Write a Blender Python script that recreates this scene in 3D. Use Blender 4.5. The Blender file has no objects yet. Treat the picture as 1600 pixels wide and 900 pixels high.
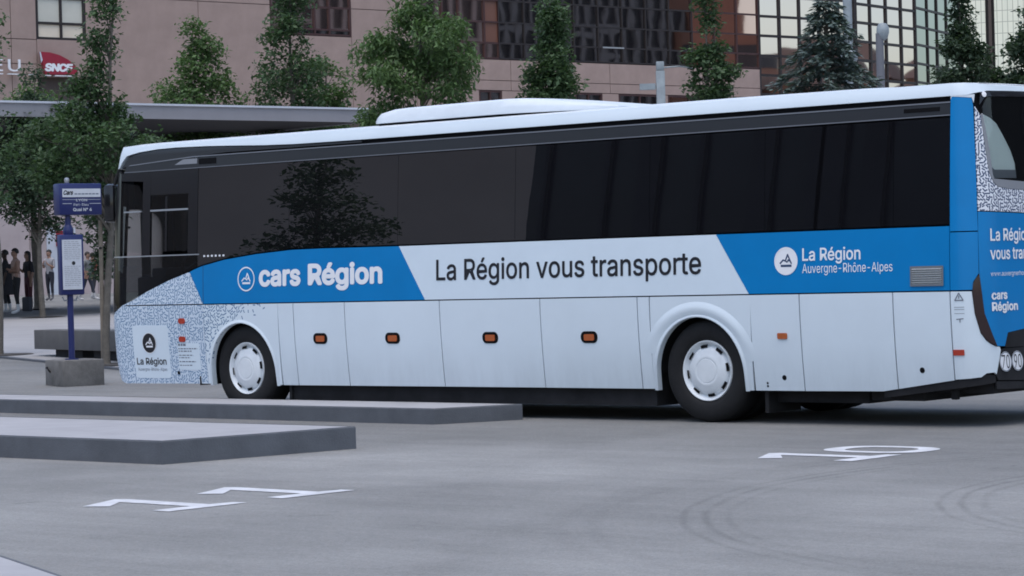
import bpy, bmesh, math, random, bisect
from mathutils import Vector, Matrix
random.seed(7)
R=math.radians; PI=math.pi
S=bpy.context.scene
COL=S.collection

# ------------------------------------------------------------------ camera
CAM=Vector((14.57063939,-19.68898869,1.50096944))
RT=Vector((0.7592369294,0.6502151165,-0.0279210900))
UP=Vector((0.0162965445,0.0238943551,0.9995816537))
FW=Vector((-0.6506102579,0.7593743227,-0.0075452172))
cd=bpy.data.cameras.new("camera"); cam=bpy.data.objects.new("camera",cd); COL.objects.link(cam)
cd.sensor_width=36.0; cd.lens=4071.49/1600*36.0; cd.clip_start=0.5; cd.clip_end=3000
cam.matrix_world=Matrix(((RT.x,UP.x,-FW.x,CAM.x),(RT.y,UP.y,-FW.y,CAM.y),(RT.z,UP.z,-FW.z,CAM.z),(0,0,0,1)))
S.camera=cam
# ------------------------------------------------------------------ sky, sun, exposure
SUN_EL=R(74.0); SUN_AZ=R(150.0)           # azimuth clockwise from +Y
w=bpy.data.worlds.new("World"); S.world=w; w.use_nodes=True
nt=w.node_tree; sky=nt.nodes.new("ShaderNodeTexSky"); sky.sky_type='NISHITA'
sky.sun_disc=False; sky.sun_elevation=SUN_EL; sky.sun_rotation=SUN_AZ
sky.air_density=1.0; sky.dust_density=3.0; sky.ozone_density=0.4; sky.altitude=200
nt.links.new(sky.outputs[0],nt.nodes["Background"].inputs[0]); nt.nodes["Background"].inputs[1].default_value=0.14
sl=bpy.data.lights.new("sun","SUN"); sl.energy=0.7; sl.angle=R(70); sl.color=(0.95,0.98,1.0)
so=bpy.data.objects.new("sun",sl); COL.objects.link(so)
so.rotation_euler=Vector((math.sin(SUN_AZ)*math.cos(SUN_EL),math.cos(SUN_AZ)*math.cos(SUN_EL),math.sin(SUN_EL))).to_track_quat('Z','Y').to_euler()
S.view_settings.view_transform='Standard'; S.view_settings.look='None'; S.view_settings.gamma=1.0
S.view_settings.exposure=0.80
S.render.engine='CYCLES'; S.cycles.filter_width=1.8; S.cycles.max_bounces=6; S.cycles.transparent_max_bounces=12

# ------------------------------------------------------------------ materials
def srgb(r,g,b):
    f=lambda c:(c/12.92 if c<=.04045 else ((c+.055)/1.055)**2.4)
    return (f(r/255),f(g/255),f(b/255))
def mat(name,col,rough=.5,metal=0.0,spec=.5,bdet=4,grime=0.0,var=0.0,vscale=3.0,bump=0.0,bscale=40.0,coat=0.0,ior=1.5,coord='Object',island=0.0):
    m=bpy.data.materials.new(name); m.use_nodes=True
    n=m.node_tree.nodes; L=m.node_tree.links; b=n["Principled BSDF"]
    b.inputs["Base Color"].default_value=(*col,1); b.inputs["Roughness"].default_value=rough
    b.inputs["Metallic"].default_value=metal; b.inputs["Specular IOR Level"].default_value=spec
    b.inputs["IOR"].default_value=ior; b.inputs["Coat Weight"].default_value=coat; b.inputs["Coat Roughness"].default_value=.05
    tc=n.new("ShaderNodeTexCoord")
    src=None
    if var>0:
        t=n.new("ShaderNodeTexNoise"); t.inputs["Scale"].default_value=vscale; t.inputs["Detail"].default_value=6; t.inputs["Roughness"].default_value=.62
        L.new(tc.outputs[coord],t.inputs["Vector"])
        mr=n.new("ShaderNodeMapRange"); mr.inputs[1].default_value=.3; mr.inputs[2].default_value=.7
        mr.inputs[3].default_value=1-var; mr.inputs[4].default_value=1+var; L.new(t.outputs["Fac"],mr.inputs[0])
        src=mr.outputs[0]
    if island>0:
        g=n.new("ShaderNodeNewGeometry"); mi=n.new("ShaderNodeMapRange"); mi.inputs[3].default_value=1-island; mi.inputs[4].default_value=1+island
        L.new(g.outputs["Random Per Island"],mi.inputs[0])
        if src:
            mu=n.new("ShaderNodeMath"); mu.operation='MULTIPLY'; L.new(src,mu.inputs[0]); L.new(mi.outputs[0],mu.inputs[1]); src=mu.outputs[0]
        else: src=mi.outputs[0]
    if grime>0:
        sp=n.new("ShaderNodeSeparateXYZ"); L.new(tc.outputs['Object'],sp.inputs[0])
        m1=n.new("ShaderNodeMapRange"); m1.inputs[1].default_value=.30; m1.inputs[2].default_value=.75; m1.inputs[3].default_value=grime; m1.inputs[4].default_value=0; L.new(sp.outputs[2],m1.inputs[0])
        mp=n.new("ShaderNodeMapping"); mp.inputs["Scale"].default_value=(7,7,1.2); L.new(tc.outputs['Object'],mp.inputs[0])
        t3=n.new("ShaderNodeTexNoise"); t3.inputs["Scale"].default_value=1.0; t3.inputs["Detail"].default_value=7; t3.inputs["Roughness"].default_value=.7; L.new(mp.outputs[0],t3.inputs["Vector"])
        mm=n.new("ShaderNodeMath"); mm.operation='MULTIPLY'; L.new(m1.outputs[0],mm.inputs[0]); L.new(t3.outputs["Fac"],mm.inputs[1])
        m2=n.new("ShaderNodeMath"); m2.operation='SUBTRACT'; m2.inputs[0].default_value=1; L.new(mm.outputs[0],m2.inputs[1])
        if src:
            m3=n.new("ShaderNodeMath"); m3.operation='MULTIPLY'; L.new(src,m3.inputs[0]); L.new(m2.outputs[0],m3.inputs[1]); src=m3.outputs[0]
        else: src=m2.outputs[0]
    if src:
        vm=n.new("ShaderNodeVectorMath"); vm.operation='SCALE'; vm.inputs[0].default_value=col
        L.new(src,vm.inputs["Scale"]); L.new(vm.outputs[0],b.inputs["Base Color"])
    if bump>0:
        t2=n.new("ShaderNodeTexNoise"); t2.inputs["Scale"].default_value=bscale; t2.inputs["Detail"].default_value=bdet
        L.new(tc.outputs[coord],t2.inputs["Vector"])
        bp=n.new("ShaderNodeBump"); bp.inputs["Strength"].default_value=1.0; bp.inputs["Distance"].default_value=bump
        L.new(t2.outputs["Fac"],bp.inputs["Height"]); L.new(bp.outputs[0],b.inputs["Normal"])
    return m
M={}
M['white']=mat("white_paint",(.665,.745,.80),.30,var=.03,vscale=1.4,coat=.2,grime=.30,bump=.0005,bscale=1.6,bdet=1)
M['roofwhite']=mat("white_roof_paint",(.64,.69,.73),.35,var=.05,vscale=2.5)
M['blue']=mat("blue_paint",(.000,.185,.47),.35,spec=.25,var=.05,vscale=2.0,coat=.08)
M['pale']=mat("pale_film",(.645,.735,.80),.35,var=.03,vscale=2.0,coat=.1)
M['print_white']=mat("white_print",(.80,.81,.83),.4)
M['print_black']=mat("black_print",(.010,.010,.014),.4)
M['print_grey']=mat("grey_print",(.16,.18,.22),.45)
M['print_navy']=mat("navy_print",(.02,.05,.12),.45)
M['blackgloss']=mat("black_gloss_panel",(.012,.012,.014),.12,spec=.5)
M['darkband']=mat("dark_grey_cornice",(.020,.020,.022),.30,spec=.5)
M['gutter']=mat("grey_gutter",(.16,.17,.19),.35)
M['rubber']=mat("black_rubber",(.012,.012,.013),.75,spec=.3,var=.2,vscale=12)
M['under']=mat("underbody_black",(.020,.020,.022),.8,spec=.2,var=.3,vscale=4)
M['core']=mat("dark_cavity",(.006,.006,.007),.8,spec=.1)
M['rim']=mat("painted_wheel_white",(.68,.72,.745),.35,var=.06,vscale=9)
M['amber']=mat("amber_lens",(.42,.10,.025),.2,spec=.6)
M['red']=mat("red_lens",(.40,.035,.015),.2,spec=.6)
M['darkred']=mat("dark_red_lens",(.022,.008,.009),.15,spec=.7)
M['grille']=mat("grille_grey",(.30,.32,.33),.5,var=.1,vscale=30)
M['framegrey']=mat("frame_grey",(.22,.23,.25),.4)
M['mirrorglass']=mat("mirror_glass",(.6,.62,.64),.04,metal=1.0)
M['seat']=mat("seat_cloth",(.03,.035,.05),.85)
M['rear_reflection']=mat("pale_reflection_panel",(.84,.90,.85),.7,var=.04,vscale=3)  # colour of the sky's reflection in the rear window
M['silver']=mat("silver_trim",(.40,.41,.43),.3,metal=.6)

def glass_dark(name,col,ior=1.62,rough=.02,bump=0.0,bs=.8):
    return mat(name,col,rough,spec=.5,ior=ior,bump=bump,bscale=bs)
M['glass']=glass_dark("tinted_window_glass",(.005,.005,.006),2.1,.0,bump=.00025,bs=.8)
def clear_tint(name,tint):
    m=bpy.data.materials.new(name); m.use_nodes=True; n=m.node_tree.nodes; L=m.node_tree.links
    for x in list(n):
        if x.type!='OUTPUT_MATERIAL': n.remove(x)
    o=[x for x in n if x.type=='OUTPUT_MATERIAL'][0]
    tr=n.new("ShaderNodeBsdfTransparent"); tr.inputs[0].default_value=(*tint,1)
    gl=n.new("ShaderNodeBsdfGlossy"); gl.inputs["Roughness"].default_value=.02
    fr=n.new("ShaderNodeFresnel"); fr.inputs[0].default_value=1.5
    mx=n.new("ShaderNodeMixShader"); L.new(fr.outputs[0],mx.inputs[0]); L.new(tr.outputs[0],mx.inputs[1]); L.new(gl.outputs[0],mx.inputs[2])
    L.new(mx.outputs[0],o.inputs[0]); return m
M['clear']=clear_tint("clear_window_glass",(.88,.93,.92))
M['clear_dark']=clear_tint("smoked_window_glass",(.32,.35,.36))
M['mid_tint']=clear_tint("tinted_rear_glass",(.90,.92,.91))

def dash_mat(name,bg,fg,scale,L0,W0,mode):
    """flat print: short dashes scattered at random angles (UV = metres on the bodywork)"""
    m=bpy.data.materials.new(name); m.use_nodes=True; n=m.node_tree.nodes; K=m.node_tree.links; b=n["Principled BSDF"]
    b.inputs["Roughness"].default_value=.35
    uv=n.new("ShaderNodeUVMap"); v=n.new("ShaderNodeTexVoronoi"); v.voronoi_dimensions='2D'; v.inputs["Scale"].default_value=scale; v.inputs["Randomness"].default_value=.75
    K.new(uv.outputs[0],v.inputs["Vector"])
    def math_(op,a,bb=None):
        x=n.new("ShaderNodeMath"); x.operation=op
        for i,q in enumerate((a,bb)):
            if q is None: continue
            if isinstance(q,(int,float)): x.inputs[i].default_value=q
            else: K.new(q,x.inputs[i])
        return x.outputs[0]
    sub=n.new("ShaderNodeVectorMath"); sub.operation='SUBTRACT'; K.new(uv.outputs[0],sub.inputs[0]); K.new(v.outputs["Position"],sub.inputs[1])
    sx=n.new("ShaderNodeSeparateXYZ"); K.new(sub.outputs[0],sx.inputs[0])
    sc=n.new("ShaderNodeSeparateColor"); K.new(v.outputs["Color"],sc.inputs[0])
    ang=math_('MULTIPLY',math_('FLOOR',math_('MULTIPLY',sc.outputs[0],8.0)),PI/8)
    c=math_('COSINE',ang); s=math_('SINE',ang)
    a=math_('ABSOLUTE',math_('ADD',math_('MULTIPLY',sx.outputs[0],c),math_('MULTIPLY',sx.outputs[1],s)))
    d=math_('ABSOLUTE',math_('SUBTRACT',math_('MULTIPLY',sx.outputs[1],c),math_('MULTIPLY',sx.outputs[0],s)))
    k=math_('MULTIPLY',math_('LESS_THAN',a,L0),math_('LESS_THAN',d,W0))
    if mode=='arch':
        ps=n.new("ShaderNodeSeparateXYZ"); K.new(v.outputs["Position"],ps.inputs[0])
        f1=n.new("ShaderNodeMapRange"); f1.inputs[1].default_value=-6.55; f1.inputs[2].default_value=-5.85; f1.inputs[3].default_value=1; f1.inputs[4].default_value=0
        K.new(math_('SUBTRACT',ps.outputs[0],math_('MULTIPLY',math_('SUBTRACT',ps.outputs[1],1.1),1.3)),f1.inputs[0])
        k=math_('MULTIPLY',k,math_('LESS_THAN',sc.outputs[1],f1.outputs[0]))
    mx=n.new("ShaderNodeMix"); mx.data_type='RGBA'; mx.inputs[6].default_value=(*bg,1); mx.inputs[7].default_value=(*fg,1)
    K.new(k,mx.inputs[0]); K.new(mx.outputs[2],b.inputs["Base Color"])
    return m
M['dash_front']=dash_mat("dash_print_front",(.60,.68,.76),(.15,.26,.40),28.0,.021,.0068,'all')
M['dash_arch']=dash_mat("dash_print_arch",(.665,.745,.80),(.13,.23,.36),28.0,.021,.0068,'arch')
M['dash_rear']=dash_mat("dash_print_rear",(.74,.76,.80),(.045,.07,.14),33.0,.021,.0068,'all')

# ------------------------------------------------------------------ helpers
def tag(o,label=None,cat=None,group=None,kind=None):
    if label: o['label']=label
    if cat: o['category']=cat
    if group: o['group']=group
    if kind: o['kind']=kind
    return o
def empty(name,loc,rz=0.0,**k):
    o=bpy.data.objects.new(name,None); COL.objects.link(o); o.location=loc; o.rotation_euler=(0,0,rz); o.empty_display_size=.2
    return tag(o,**k)
class MB:
    def __init__(s): s.v=[]; s.f=[]; s.m=[]; s.uv=[]
    def add(s,vs,fs,m=0,uvs=None):
        b=len(s.v); s.v+= [tuple(v) for v in vs]; s.f+=[tuple(i+b for i in f) for f in fs]; s.m+=[m]*len(fs)
        s.uv+= list(uvs) if uvs else [(0,0)]*len(vs)
    def box(s,x0,x1,y0,y1,z0,z1,m=0,M4=None):
        vs=[Vector((x,y,z)) for z in (z0,z1) for x,y in ((x0,y0),(x1,y0),(x1,y1),(x0,y1))]
        if M4: vs=[M4@v for v in vs]
        s.add(vs,[(3,2,1,0),(4,5,6,7),(0,1,5,4),(1,2,6,5),(2,3,7,6),(3,0,4,7)],m)
    def tube(s,pts,rads,n=8,m=0,cap=True):
        pts=[Vector(p) for p in pts]; rings=[]; prev=None
        for i,p in enumerate(pts):
            d=(pts[min(i+1,len(pts)-1)]-pts[max(i-1,0)]).normalized()
            a=d.orthogonal().normalized() if prev is None else (prev-d*prev.dot(d)).normalized()
            prev=a; bb=d.cross(a); r=rads[i] if hasattr(rads,'__len__') else rads
            rings.append([p+(a*math.cos(2*PI*k/n)+bb*math.sin(2*PI*k/n))*r for k in range(n)])
        vs=[v for r_ in rings for v in r_]; fs=[]
        for i in range(len(pts)-1):
            for k in range(n): fs.append((i*n+k,i*n+(k+1)%n,(i+1)*n+(k+1)%n,(i+1)*n+k))
        if cap: fs+= [tuple(range(n-1,-1,-1)),tuple((len(pts)-1)*n+k for k in range(n))]
        s.add(vs,fs,m)
    def lathe_y(s,prof,n=40,m=0,close=False):     # prof: (r,y) about the Y axis
        vs=[];fs=[];N=len(prof)
        for k in range(n):
            a=2*PI*k/n
            for r,y in prof: vs.append((r*math.cos(a),y,r*math.sin(a)))
        for k in range(n):
            k2=(k+1)%n
            for i in range(N-1): fs.append((k*N+i,k2*N+i,k2*N+i+1,k*N+i+1))
        s.add(vs,fs,m)
    def lathe_z(s,prof,n=24,m=0,c=(0,0,0)):
        vs=[];fs=[];N=len(prof)
        for k in range(n):
            a=2*PI*k/n
            for r,z in prof: vs.append((c[0]+r*math.cos(a),c[1]+r*math.sin(a),c[2]+z))
        for k in range(n):
            k2=(k+1)%n
            for i in range(N-1): fs.append((k*N+i,k2*N+i,k2*N+i+1,k*N+i+1))
        s.add(vs,fs,m)
    def build(s,name,mats,parent=None,smooth=False,bevel=0.0,ang=35,fixn=True):
        me=bpy.data.meshes.new(name); me.from_pydata(s.v,[],s.f)
        if not isinstance(mats,(list,tuple)): mats=[mats]
        for q in mats: me.materials.append(q)
        if any(s.m): me.polygons.foreach_set("material_index",s.m)
        if any(u!=(0,0) for u in s.uv):
            ul=me.uv_layers.new(name="UVMap"); 
            for lp in me.loops: ul.data[lp.index].uv=s.uv[lp.vertex_index]
        if fixn or bevel>0:
            bm=bmesh.new(); bm.from_mesh(me)
            if bevel>0:
                es=[e for e in bm.edges if len(e.link_faces)==2 and e.calc_face_angle(0)>R(40)]
                bmesh.ops.bevel(bm,geom=es,offset=bevel,segments=2,profile=.5,affect='EDGES',clamp_overlap=True)
            bmesh.ops.recalc_face_normals(bm,faces=bm.faces); bm.to_mesh(me); bm.free()
        if smooth or bevel>0:
            me.shade_smooth(); me.set_sharp_from_angle(angle=R(ang))
        me.update()
        o=bpy.data.objects.new(name,me); COL.objects.link(o)
        if parent is not None: o.parent=parent
        return o
def inst(o,loc=None,rz=None,parent='same',name=None):
    c=o.copy(); COL.objects.link(c)
    if loc is not None: c.location=loc
    if rz is not None: c.rotation_euler=(0,0,rz)
    if parent!='same': c.parent=parent
    return c
def tcoord(x,y): return (Vector((x,y,0))-CAM).xy.dot(FW.xy)
def gz(x,y): return .016*max(0.0,min(tcoord(x,y),95.0)-37.0)
def pix(u,v,t): return CAM+t*(FW+((u-800)/4071.49)*RT-((v-450)/4071.49)*UP)

# text as flat outline meshes --------------------------------------------------
def text_tris(body,bold=0.0,space=1.0,shear=0.0):
    cu=bpy.data.curves.new("t","FONT"); cu.body=body; cu.size=1; cu.offset=bold; cu.space_character=space; cu.shear=shear; cu.resolution_u=4
    if FONT: cu.font=FONT
    ob=bpy.data.objects.new("t",cu); COL.objects.link(ob)
    dg=bpy.context.evaluated_depsgraph_get(); me=bpy.data.meshes.new_from_object(ob.evaluated_get(dg))
    v=[(p.co.x,p.co.y) for p in me.vertices]; f=[tuple(p.vertices) for p in me.polygons]
    bpy.data.objects.remove(ob); bpy.data.curves.remove(cu); bpy.data.meshes.remove(me)
    return v,f
try: FONT=bpy.data.fonts.load(bpy.utils.system_resource('DATAFILES',path='fonts')+'/Inter.woff2')     # the font Blender itself ships
except Exception: FONT=None
CAPH=[None]
def text_obj(name,body,x0,x1,zb,cap,fn,material,parent,bold=.02,shear=0.0,space=1.0):
    if CAPH[0] is None:
        v,_=text_tris("H"); CAPH[0]=max(q[1] for q in v)-min(q[1] for q in v)
    v,f=text_tris(body,0,space,shear)
    a=min(q[0] for q in v); b=max(q[0] for q in v); kx=(x1-x0)/(b-a+2*bold); kz=cap/(CAPH[0]+2*bold)
    mb=MB(); p0=Vector(fn(x0,zb)); nrm=(Vector(fn(x0+.01,zb))-p0).cross(Vector(fn(x0,zb+.01))-p0).normalized()
    for q,(ox,oz) in enumerate([(0,0)] if bold<=0 else [(bold*math.cos(PI*k/5),bold*math.sin(PI*k/5)) for k in range(10)]):
        mb.add([Vector(fn(x0+(x+ox-a+bold)*kx,zb+(z+oz+bold)*kz))+nrm*(.0001*q) for x,z in v],f)
    return mb.build(name,material,parent,fixn=False)
def stroke(mb,pts,wd,fn,m=0):
    for (x0,z0),(x1,z1) in zip(pts[:-1],pts[1:]):
        d=math.hypot(x1-x0,z1-z0); nx,nz=-(z1-z0)/d*wd/2,(x1-x0)/d*wd/2; ex,ez=(x1-x0)/d*wd*.25,(z1-z0)/d*wd*.25
        mb.add([fn(x0+nx-ex,z0+nz-ez),fn(x0-nx-ex,z0-nz-ez),fn(x1-nx+ex,z1-nz+ez),fn(x1+nx+ex,z1+nz+ez)],[(0,1,2,3)],m)
def disc(mb,cx,cz,r,fn,m=0,n=36,r0=0.0,sx=1.0):
    if r0>0:
        vs=[fn(cx+sx*q*math.cos(2*PI*k/n),cz+q*math.sin(2*PI*k/n)) for k in range(n) for q in (r0,r)]
        mb.add(vs,[(2*k,2*k+1,(2*k+3)%(2*n),(2*k+2)%(2*n)) for k in range(n)],m)
    else:
        mb.add([fn(cx,cz)]+[fn(cx+sx*r*math.cos(2*PI*k/n),cz+r*math.sin(2*PI*k/n)) for k in range(n)],[(0,1+k,1+(k+1)%n) for k in range(n)],m)

# ------------------------------------------------------------------ ground
def ground_material():
    m=bpy.data.materials.new("worn_asphalt"); m.use_nodes=True; n=m.node_tree.nodes; K=m.node_tree.links; b=n["Principled BSDF"]
    b.inputs["Roughness"].default_value=.82; b.inputs["Specular IOR Level"].default_value=.35
    g=n.new("ShaderNodeNewGeometry")
    def mt(op,a,bb=None,c=None):
        x=n.new("ShaderNodeMath"); x.operation=op
        for i,q in enumerate((a,bb,c)):
            if q is None: continue
            if isinstance(q,(int,float)): x.inputs[i].default_value=q
            else: K.new(q,x.inputs[i])
        return x.outputs[0]
    def noise(scale,detail=5,rough=.6,vec=None,dist=0):
        t=n.new("ShaderNodeTexNoise"); t.inputs["Scale"].default_value=scale; t.inputs["Detail"].default_value=detail; t.inputs["Roughness"].default_value=rough; t.inputs["Distortion"].default_value=dist
        K.new(vec or g.outputs["Position"],t.inputs["Vector"]); return t.outputs["Fac"]
    def rng(x,a,b0,c,d):
        r=n.new("ShaderNodeMapRange"); r.inputs[1].default_value=a; r.inputs[2].default_value=b0; r.inputs[3].default_value=c; r.inputs[4].default_value=d; K.new(x,r.inputs[0]); return r.outputs[0]
    big=rng(noise(.22,4,.55,dist=.6),.3,.7,.80,1.18)
    midn=rng(noise(1.3,6,.65),.3,.7,.93,1.07)
    mp=n.new("ShaderNodeMapping"); mp.inputs["Rotation"].default_value=(0,0,R(-8)); mp.inputs["Scale"].default_value=(.35,2.6,1); K.new(g.outputs["Position"],mp.inputs[0])
    st=rng(noise(1.0,6,.7,mp.outputs[0],.4),.32,.68,.90,1.08)
    fine=rng(noise(30,3,.7),.25,.75,.84,1.16)
    spk=rng(noise(75,3,.75),.3,.7,.78,1.22)
    v=mt('MULTIPLY',mt('MULTIPLY',big,midn),mt('MULTIPLY',mt('MULTIPLY',st,fine),spk))
    v=mt('MULTIPLY',v,rng(noise(11,4,.8),.30,.70,.92,1.08))
    v=mt('MULTIPLY',v,rng(noise(24,2,.9),.62,.74,1.0,.80))
    # small dark stains
    v=mt('MULTIPLY',v,rng(noise(2.2,3,.5,dist=1.0),.70,.78,1.0,.72))
    # curved tyre tracks worn into the asphalt
    sp=n.new("ShaderNodeSeparateXYZ"); K.new(g.outputs["Position"],sp.inputs[0])
    wob=mt('MULTIPLY',mt('SUBTRACT',noise(.6,2),.5),.12)
    for cx,cy,r,wd,amt in ((9.57,-4.24,5.154,.022,.22),(9.57,-4.24,5.29,.02,.20),(9.57,-4.24,5.02,.02,.12),(9.07,-4.28,3.227,.022,.26),(9.07,-4.28,3.36,.02,.22),(9.07,-4.28,3.09,.025,.15),(9.6,-4.4,5.75,.05,.07),(9.6,-4.4,5.95,.05,.06),(16,-3.5,12.2,.16,.06),(15,2,15.0,.25,.07)):
        dx=mt('SUBTRACT',sp.outputs[0],cx); dy=mt('SUBTRACT',sp.outputs[1],cy)
        d=mt('SQRT',mt('ADD',mt('MULTIPLY',dx,dx),mt('MULTIPLY',dy,dy)))
        e=mt('ABSOLUTE',mt('ADD',mt('SUBTRACT',d,r),wob))
        k=rng(e,wd*.4,wd*1.7,amt,0.0)
        k=mt('MULTIPLY',k,rng(sp.outputs[0],6.2,8.4,1.0,.15))
        k=mt('MULTIPLY',k,rng(noise(1.7,4),.35,.6,.35,1.0))
        v=mt('MULTIPLY',v,mt('SUBTRACT',1.0,k))
    # lane worn by buses along the stands
    lane=rng(mt('ABSOLUTE',mt('ADD',sp.outputs[1],1.7)),.4,1.6,.87,1.0)
    v=mt('MULTIPLY',v,lane)
    # stretch darkened by traffic towards the stand, and a paler worn patch off the platform corner
    v=mt('MULTIPLY',v,rng(mt('ADD',sp.outputs[1],mt('MULTIPLY',mt('SUBTRACT',noise(.5,3),.5),2.0)),-4.6,-2.6,1.03,.88))
    ex=mt('DIVIDE',mt('SUBTRACT',sp.outputs[0],.8),2.0); ey=mt('DIVIDE',mt('SUBTRACT',sp.outputs[1],-5.3),1.35)
    el=mt('ADD',mt('ADD',mt('MULTIPLY',ex,ex),mt('MULTIPLY',ey,ey)),mt('MULTIPLY',mt('SUBTRACT',noise(.9,4),.5),.9))
    v=mt('MULTIPLY',v,rng(el,.6,1.15,1.13,1.0))
    vm=n.new("ShaderNodeVectorMath"); vm.operation='SCALE'; vm.inputs[0].default_value=(.222,.223,.219); K.new(v,vm.inputs["Scale"]); K.new(vm.outputs[0],b.inputs["Base Color"])
    bp=n.new("ShaderNodeBump"); bp.inputs["Distance"].default_value=.006; K.new(noise(90,3,.7),bp.inputs["Height"]); K.new(bp.outputs[0],b.inputs["Normal"])
    return m
M['road']=ground_material()
M['plaza']=mat("pale_plaza_paving",(.30,.297,.302),.85,var=.10,vscale=.9,bump=.004,bscale=30)
M['slab']=mat("pale_concrete_slab",(.33,.33,.345),.8,var=.09,vscale=2.2,bump=.003,bscale=50)
M['kerbdark']=mat("dark_granite_kerb",(.092,.100,.114),.75,var=.16,vscale=3.5,bump=.003,bscale=60)
M['concrete']=mat("weathered_concrete",(.135,.130,.124),.9,var=.28,vscale=5,bump=.006,bscale=22)
M['benchstone']=mat("dark_stone_bench",(.105,.102,.100),.8,var=.12,vscale=4,bump=.003,bscale=40)
M['marking']=mat("white_road_paint",(.56,.57,.59),.6,var=.20,vscale=5,bump=.002,bscale=60)
FH=FW.xy.normalized(); SD=Vector((FH.y,-FH.x))
def strip_sheet(name,ts,half,lift,material):
    mb=MB(); c=CAM.xy
    vs=[]
    for t in ts:
        for k in (-1,1):
            p=c+FH*(t/1.0)+SD*half*k; vs.append((p.x,p.y,gz(p.x,p.y)+lift))
    mb.add(vs,[(2*i,2*i+1,2*i+3,2*i+2) for i in range(len(ts)-1)])
    return mb.build(name,material)
tag(strip_sheet("road",[-500,-60,0,37,50,65,80,95,200,700],900,0.0,M['road']),"grey worn asphalt of the bus station forecourt",kind='structure')
# paved plaza behind the stands: its near edge follows the kerb line left of the coach
mb=MB(); e0=Vector((-22.59,9.62)); e1=Vector((-17.34,7.63)); ed=(e1-e0).normalized(); en=Vector((-ed.y,ed.x))
vs=[]
for k,dd in enumerate((0,6,14,26,40,62,110)):
    for s_ in (-90,-20,0,5,9):
        p=e0+ed*s_+en*dd; vs.append((p.x,p.y,gz(p.x,p.y)+.03))
fs=[(r_*5+c_,r_*5+c_+1,(r_+1)*5+c_+1,(r_+1)*5+c_) for r_ in range(6) for c_ in range(4)]
mb.add(vs,fs)
pz=mb.build("plaza",M['plaza']); tag(pz,"pale paved plaza in front of the station",kind='structure')
mb=MB()
for a,b in ((-90,-60),(-60,-20),(-20,0),(0,5),(5,9)):
    p=e0+ed*a; q=e0+ed*b; n_=en*.12
    vs=[(p.x,p.y,gz(*p)+.034),(q.x,q.y,gz(*q)+.034),(q.x+n_.x,q.y+n_.y,gz(*q)+.034),(p.x+n_.x,p.y+n_.y,gz(*p)+.034),(p.x,p.y,gz(*p)-.05),(q.x,q.y,gz(*q)-.05)]
    mb.add(vs,[(0,1,2,3),(4,5,1,0)])
mb.build("kerb",M['kerbdark'],pz)

def platform(label,poly,h):
    n=len(poly); mb=MB()
    mb.add([(x,y,h) for x,y in poly],[tuple(range(n))])
    o=mb.build("pavement",M['slab']); tag(o,label,kind='structure')
    # kerb face round the edge, its stone 12 mm proud of the slab edge
    mb=MB(); c=Vector((sum(p[0] for p in poly)/n,sum(p[1] for p in poly)/n))
    ins=[]
    for i in range(n):
        p=Vector(poly[i]); a=(p-Vector(poly[i-1])).normalized(); b=(Vector(poly[(i+1)%n])-p).normalized()
        na=Vector((a.y,-a.x)); nb=Vector((b.y,-b.x)); bis=(na+nb).normalized(); ins.append((p,bis/max(.3,bis.dot(na))))
    rows=[(.010,-.03),(.010,h-.010),(.004,h+.002),(-.012,h+.0025)]
    vs=[]
    for off,z in rows: vs+=[(p.x+q.x*off,p.y+q.y*off,z) for p,q in ins]
    fs=[]
    for r_ in range(3):
        for i in range(n): fs.append((r_*n+i,r_*n+(i+1)%n,(r_+1)*n+(i+1)%n,(r_+1)*n+i))
    mb.add(vs,fs); mb.build("kerb",M['kerbdark'],o)
    return o
platform("raised pale boarding platform between the 11 marking and the far platform",[(-12.5,-5.40),(-1.24,-5.62),(-0.93,-3.72),(-12.5,-3.50)],.19)
platform("raised boarding platform alongside the coach",[(-13.5,0.15),(-13.5,-0.62),(-2.55,-0.925),(-2.17,-0.07),(-2.6,-.05)],.155)
platform("corner of a raised pale platform at the lower left",[(-6,-11.2),(3.3,-11.33),(4.35,-11.66),(5.27,-12.06),(7.0,-13.2),(8,-14.4),(-6,-14.4)],.16)

# painted stand numbers
def digit_one(dx,dy):
    s=[(.94,-8.00),(1.02,-7.955),(1.86,-7.985),(1.90,-7.80),(2.02,-7.79),(2.0,-8.46),(1.84,-8.46),(1.85,-8.14),(1.14,-8.13),(1.33,-8.38),(1.16,-8.47)]
    mb=MB(); mb.add([(x+dx,y+dy,.004) for x,y in s],[tuple(range(len(s)))]); return mb
def digit_zero(cx,cy,a,b,t):
    mb=MB(); N=40; vs=[]
    for k in range(N):
        an=2*PI*k/N; cs,sn=math.cos(an),math.sin(an); ex=2/2.6
        f=lambda q:math.copysign(abs(q)**ex,q)
        vs.append((cx+a*f(cs),cy+b*f(sn),.004)); vs.append((cx+(a-t*1.35)*f(cs),cy+(b-t)*f(sn),.004))
    mb.add(vs,[(2*k,2*k+1,(2*k+3)%(2*N),(2*k+2)%(2*N)) for k in range(N)]); return mb
mk=empty("road_marking",(1.5,-7.7,0),label="white painted stand number 11 on the asphalt, lower left",cat="road marking",group="stand numbers painted on the ground")
mk2=empty("road_marking",(3.4,-2.8,0),label="white painted stand number 10 on the asphalt behind the coach wheel",cat="road marking",group="stand numbers painted on the ground")
def local(mb,e): mb.v=[(x-e.location.x,y-e.location.y,z-e.location.z) for x,y,z in mb.v]; return mb
local(digit_one(0,0),mk).build("digit",M['marking'],mk); local(digit_one(.02,1.0),mk).build("digit",M['marking'],mk)
local(digit_one(1.90,5.03),mk2).build("digit",M['marking'],mk2); local(digit_zero(3.47,-2.34,.46,.335,.125),mk2).build("digit",M['marking'],mk2)

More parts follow.
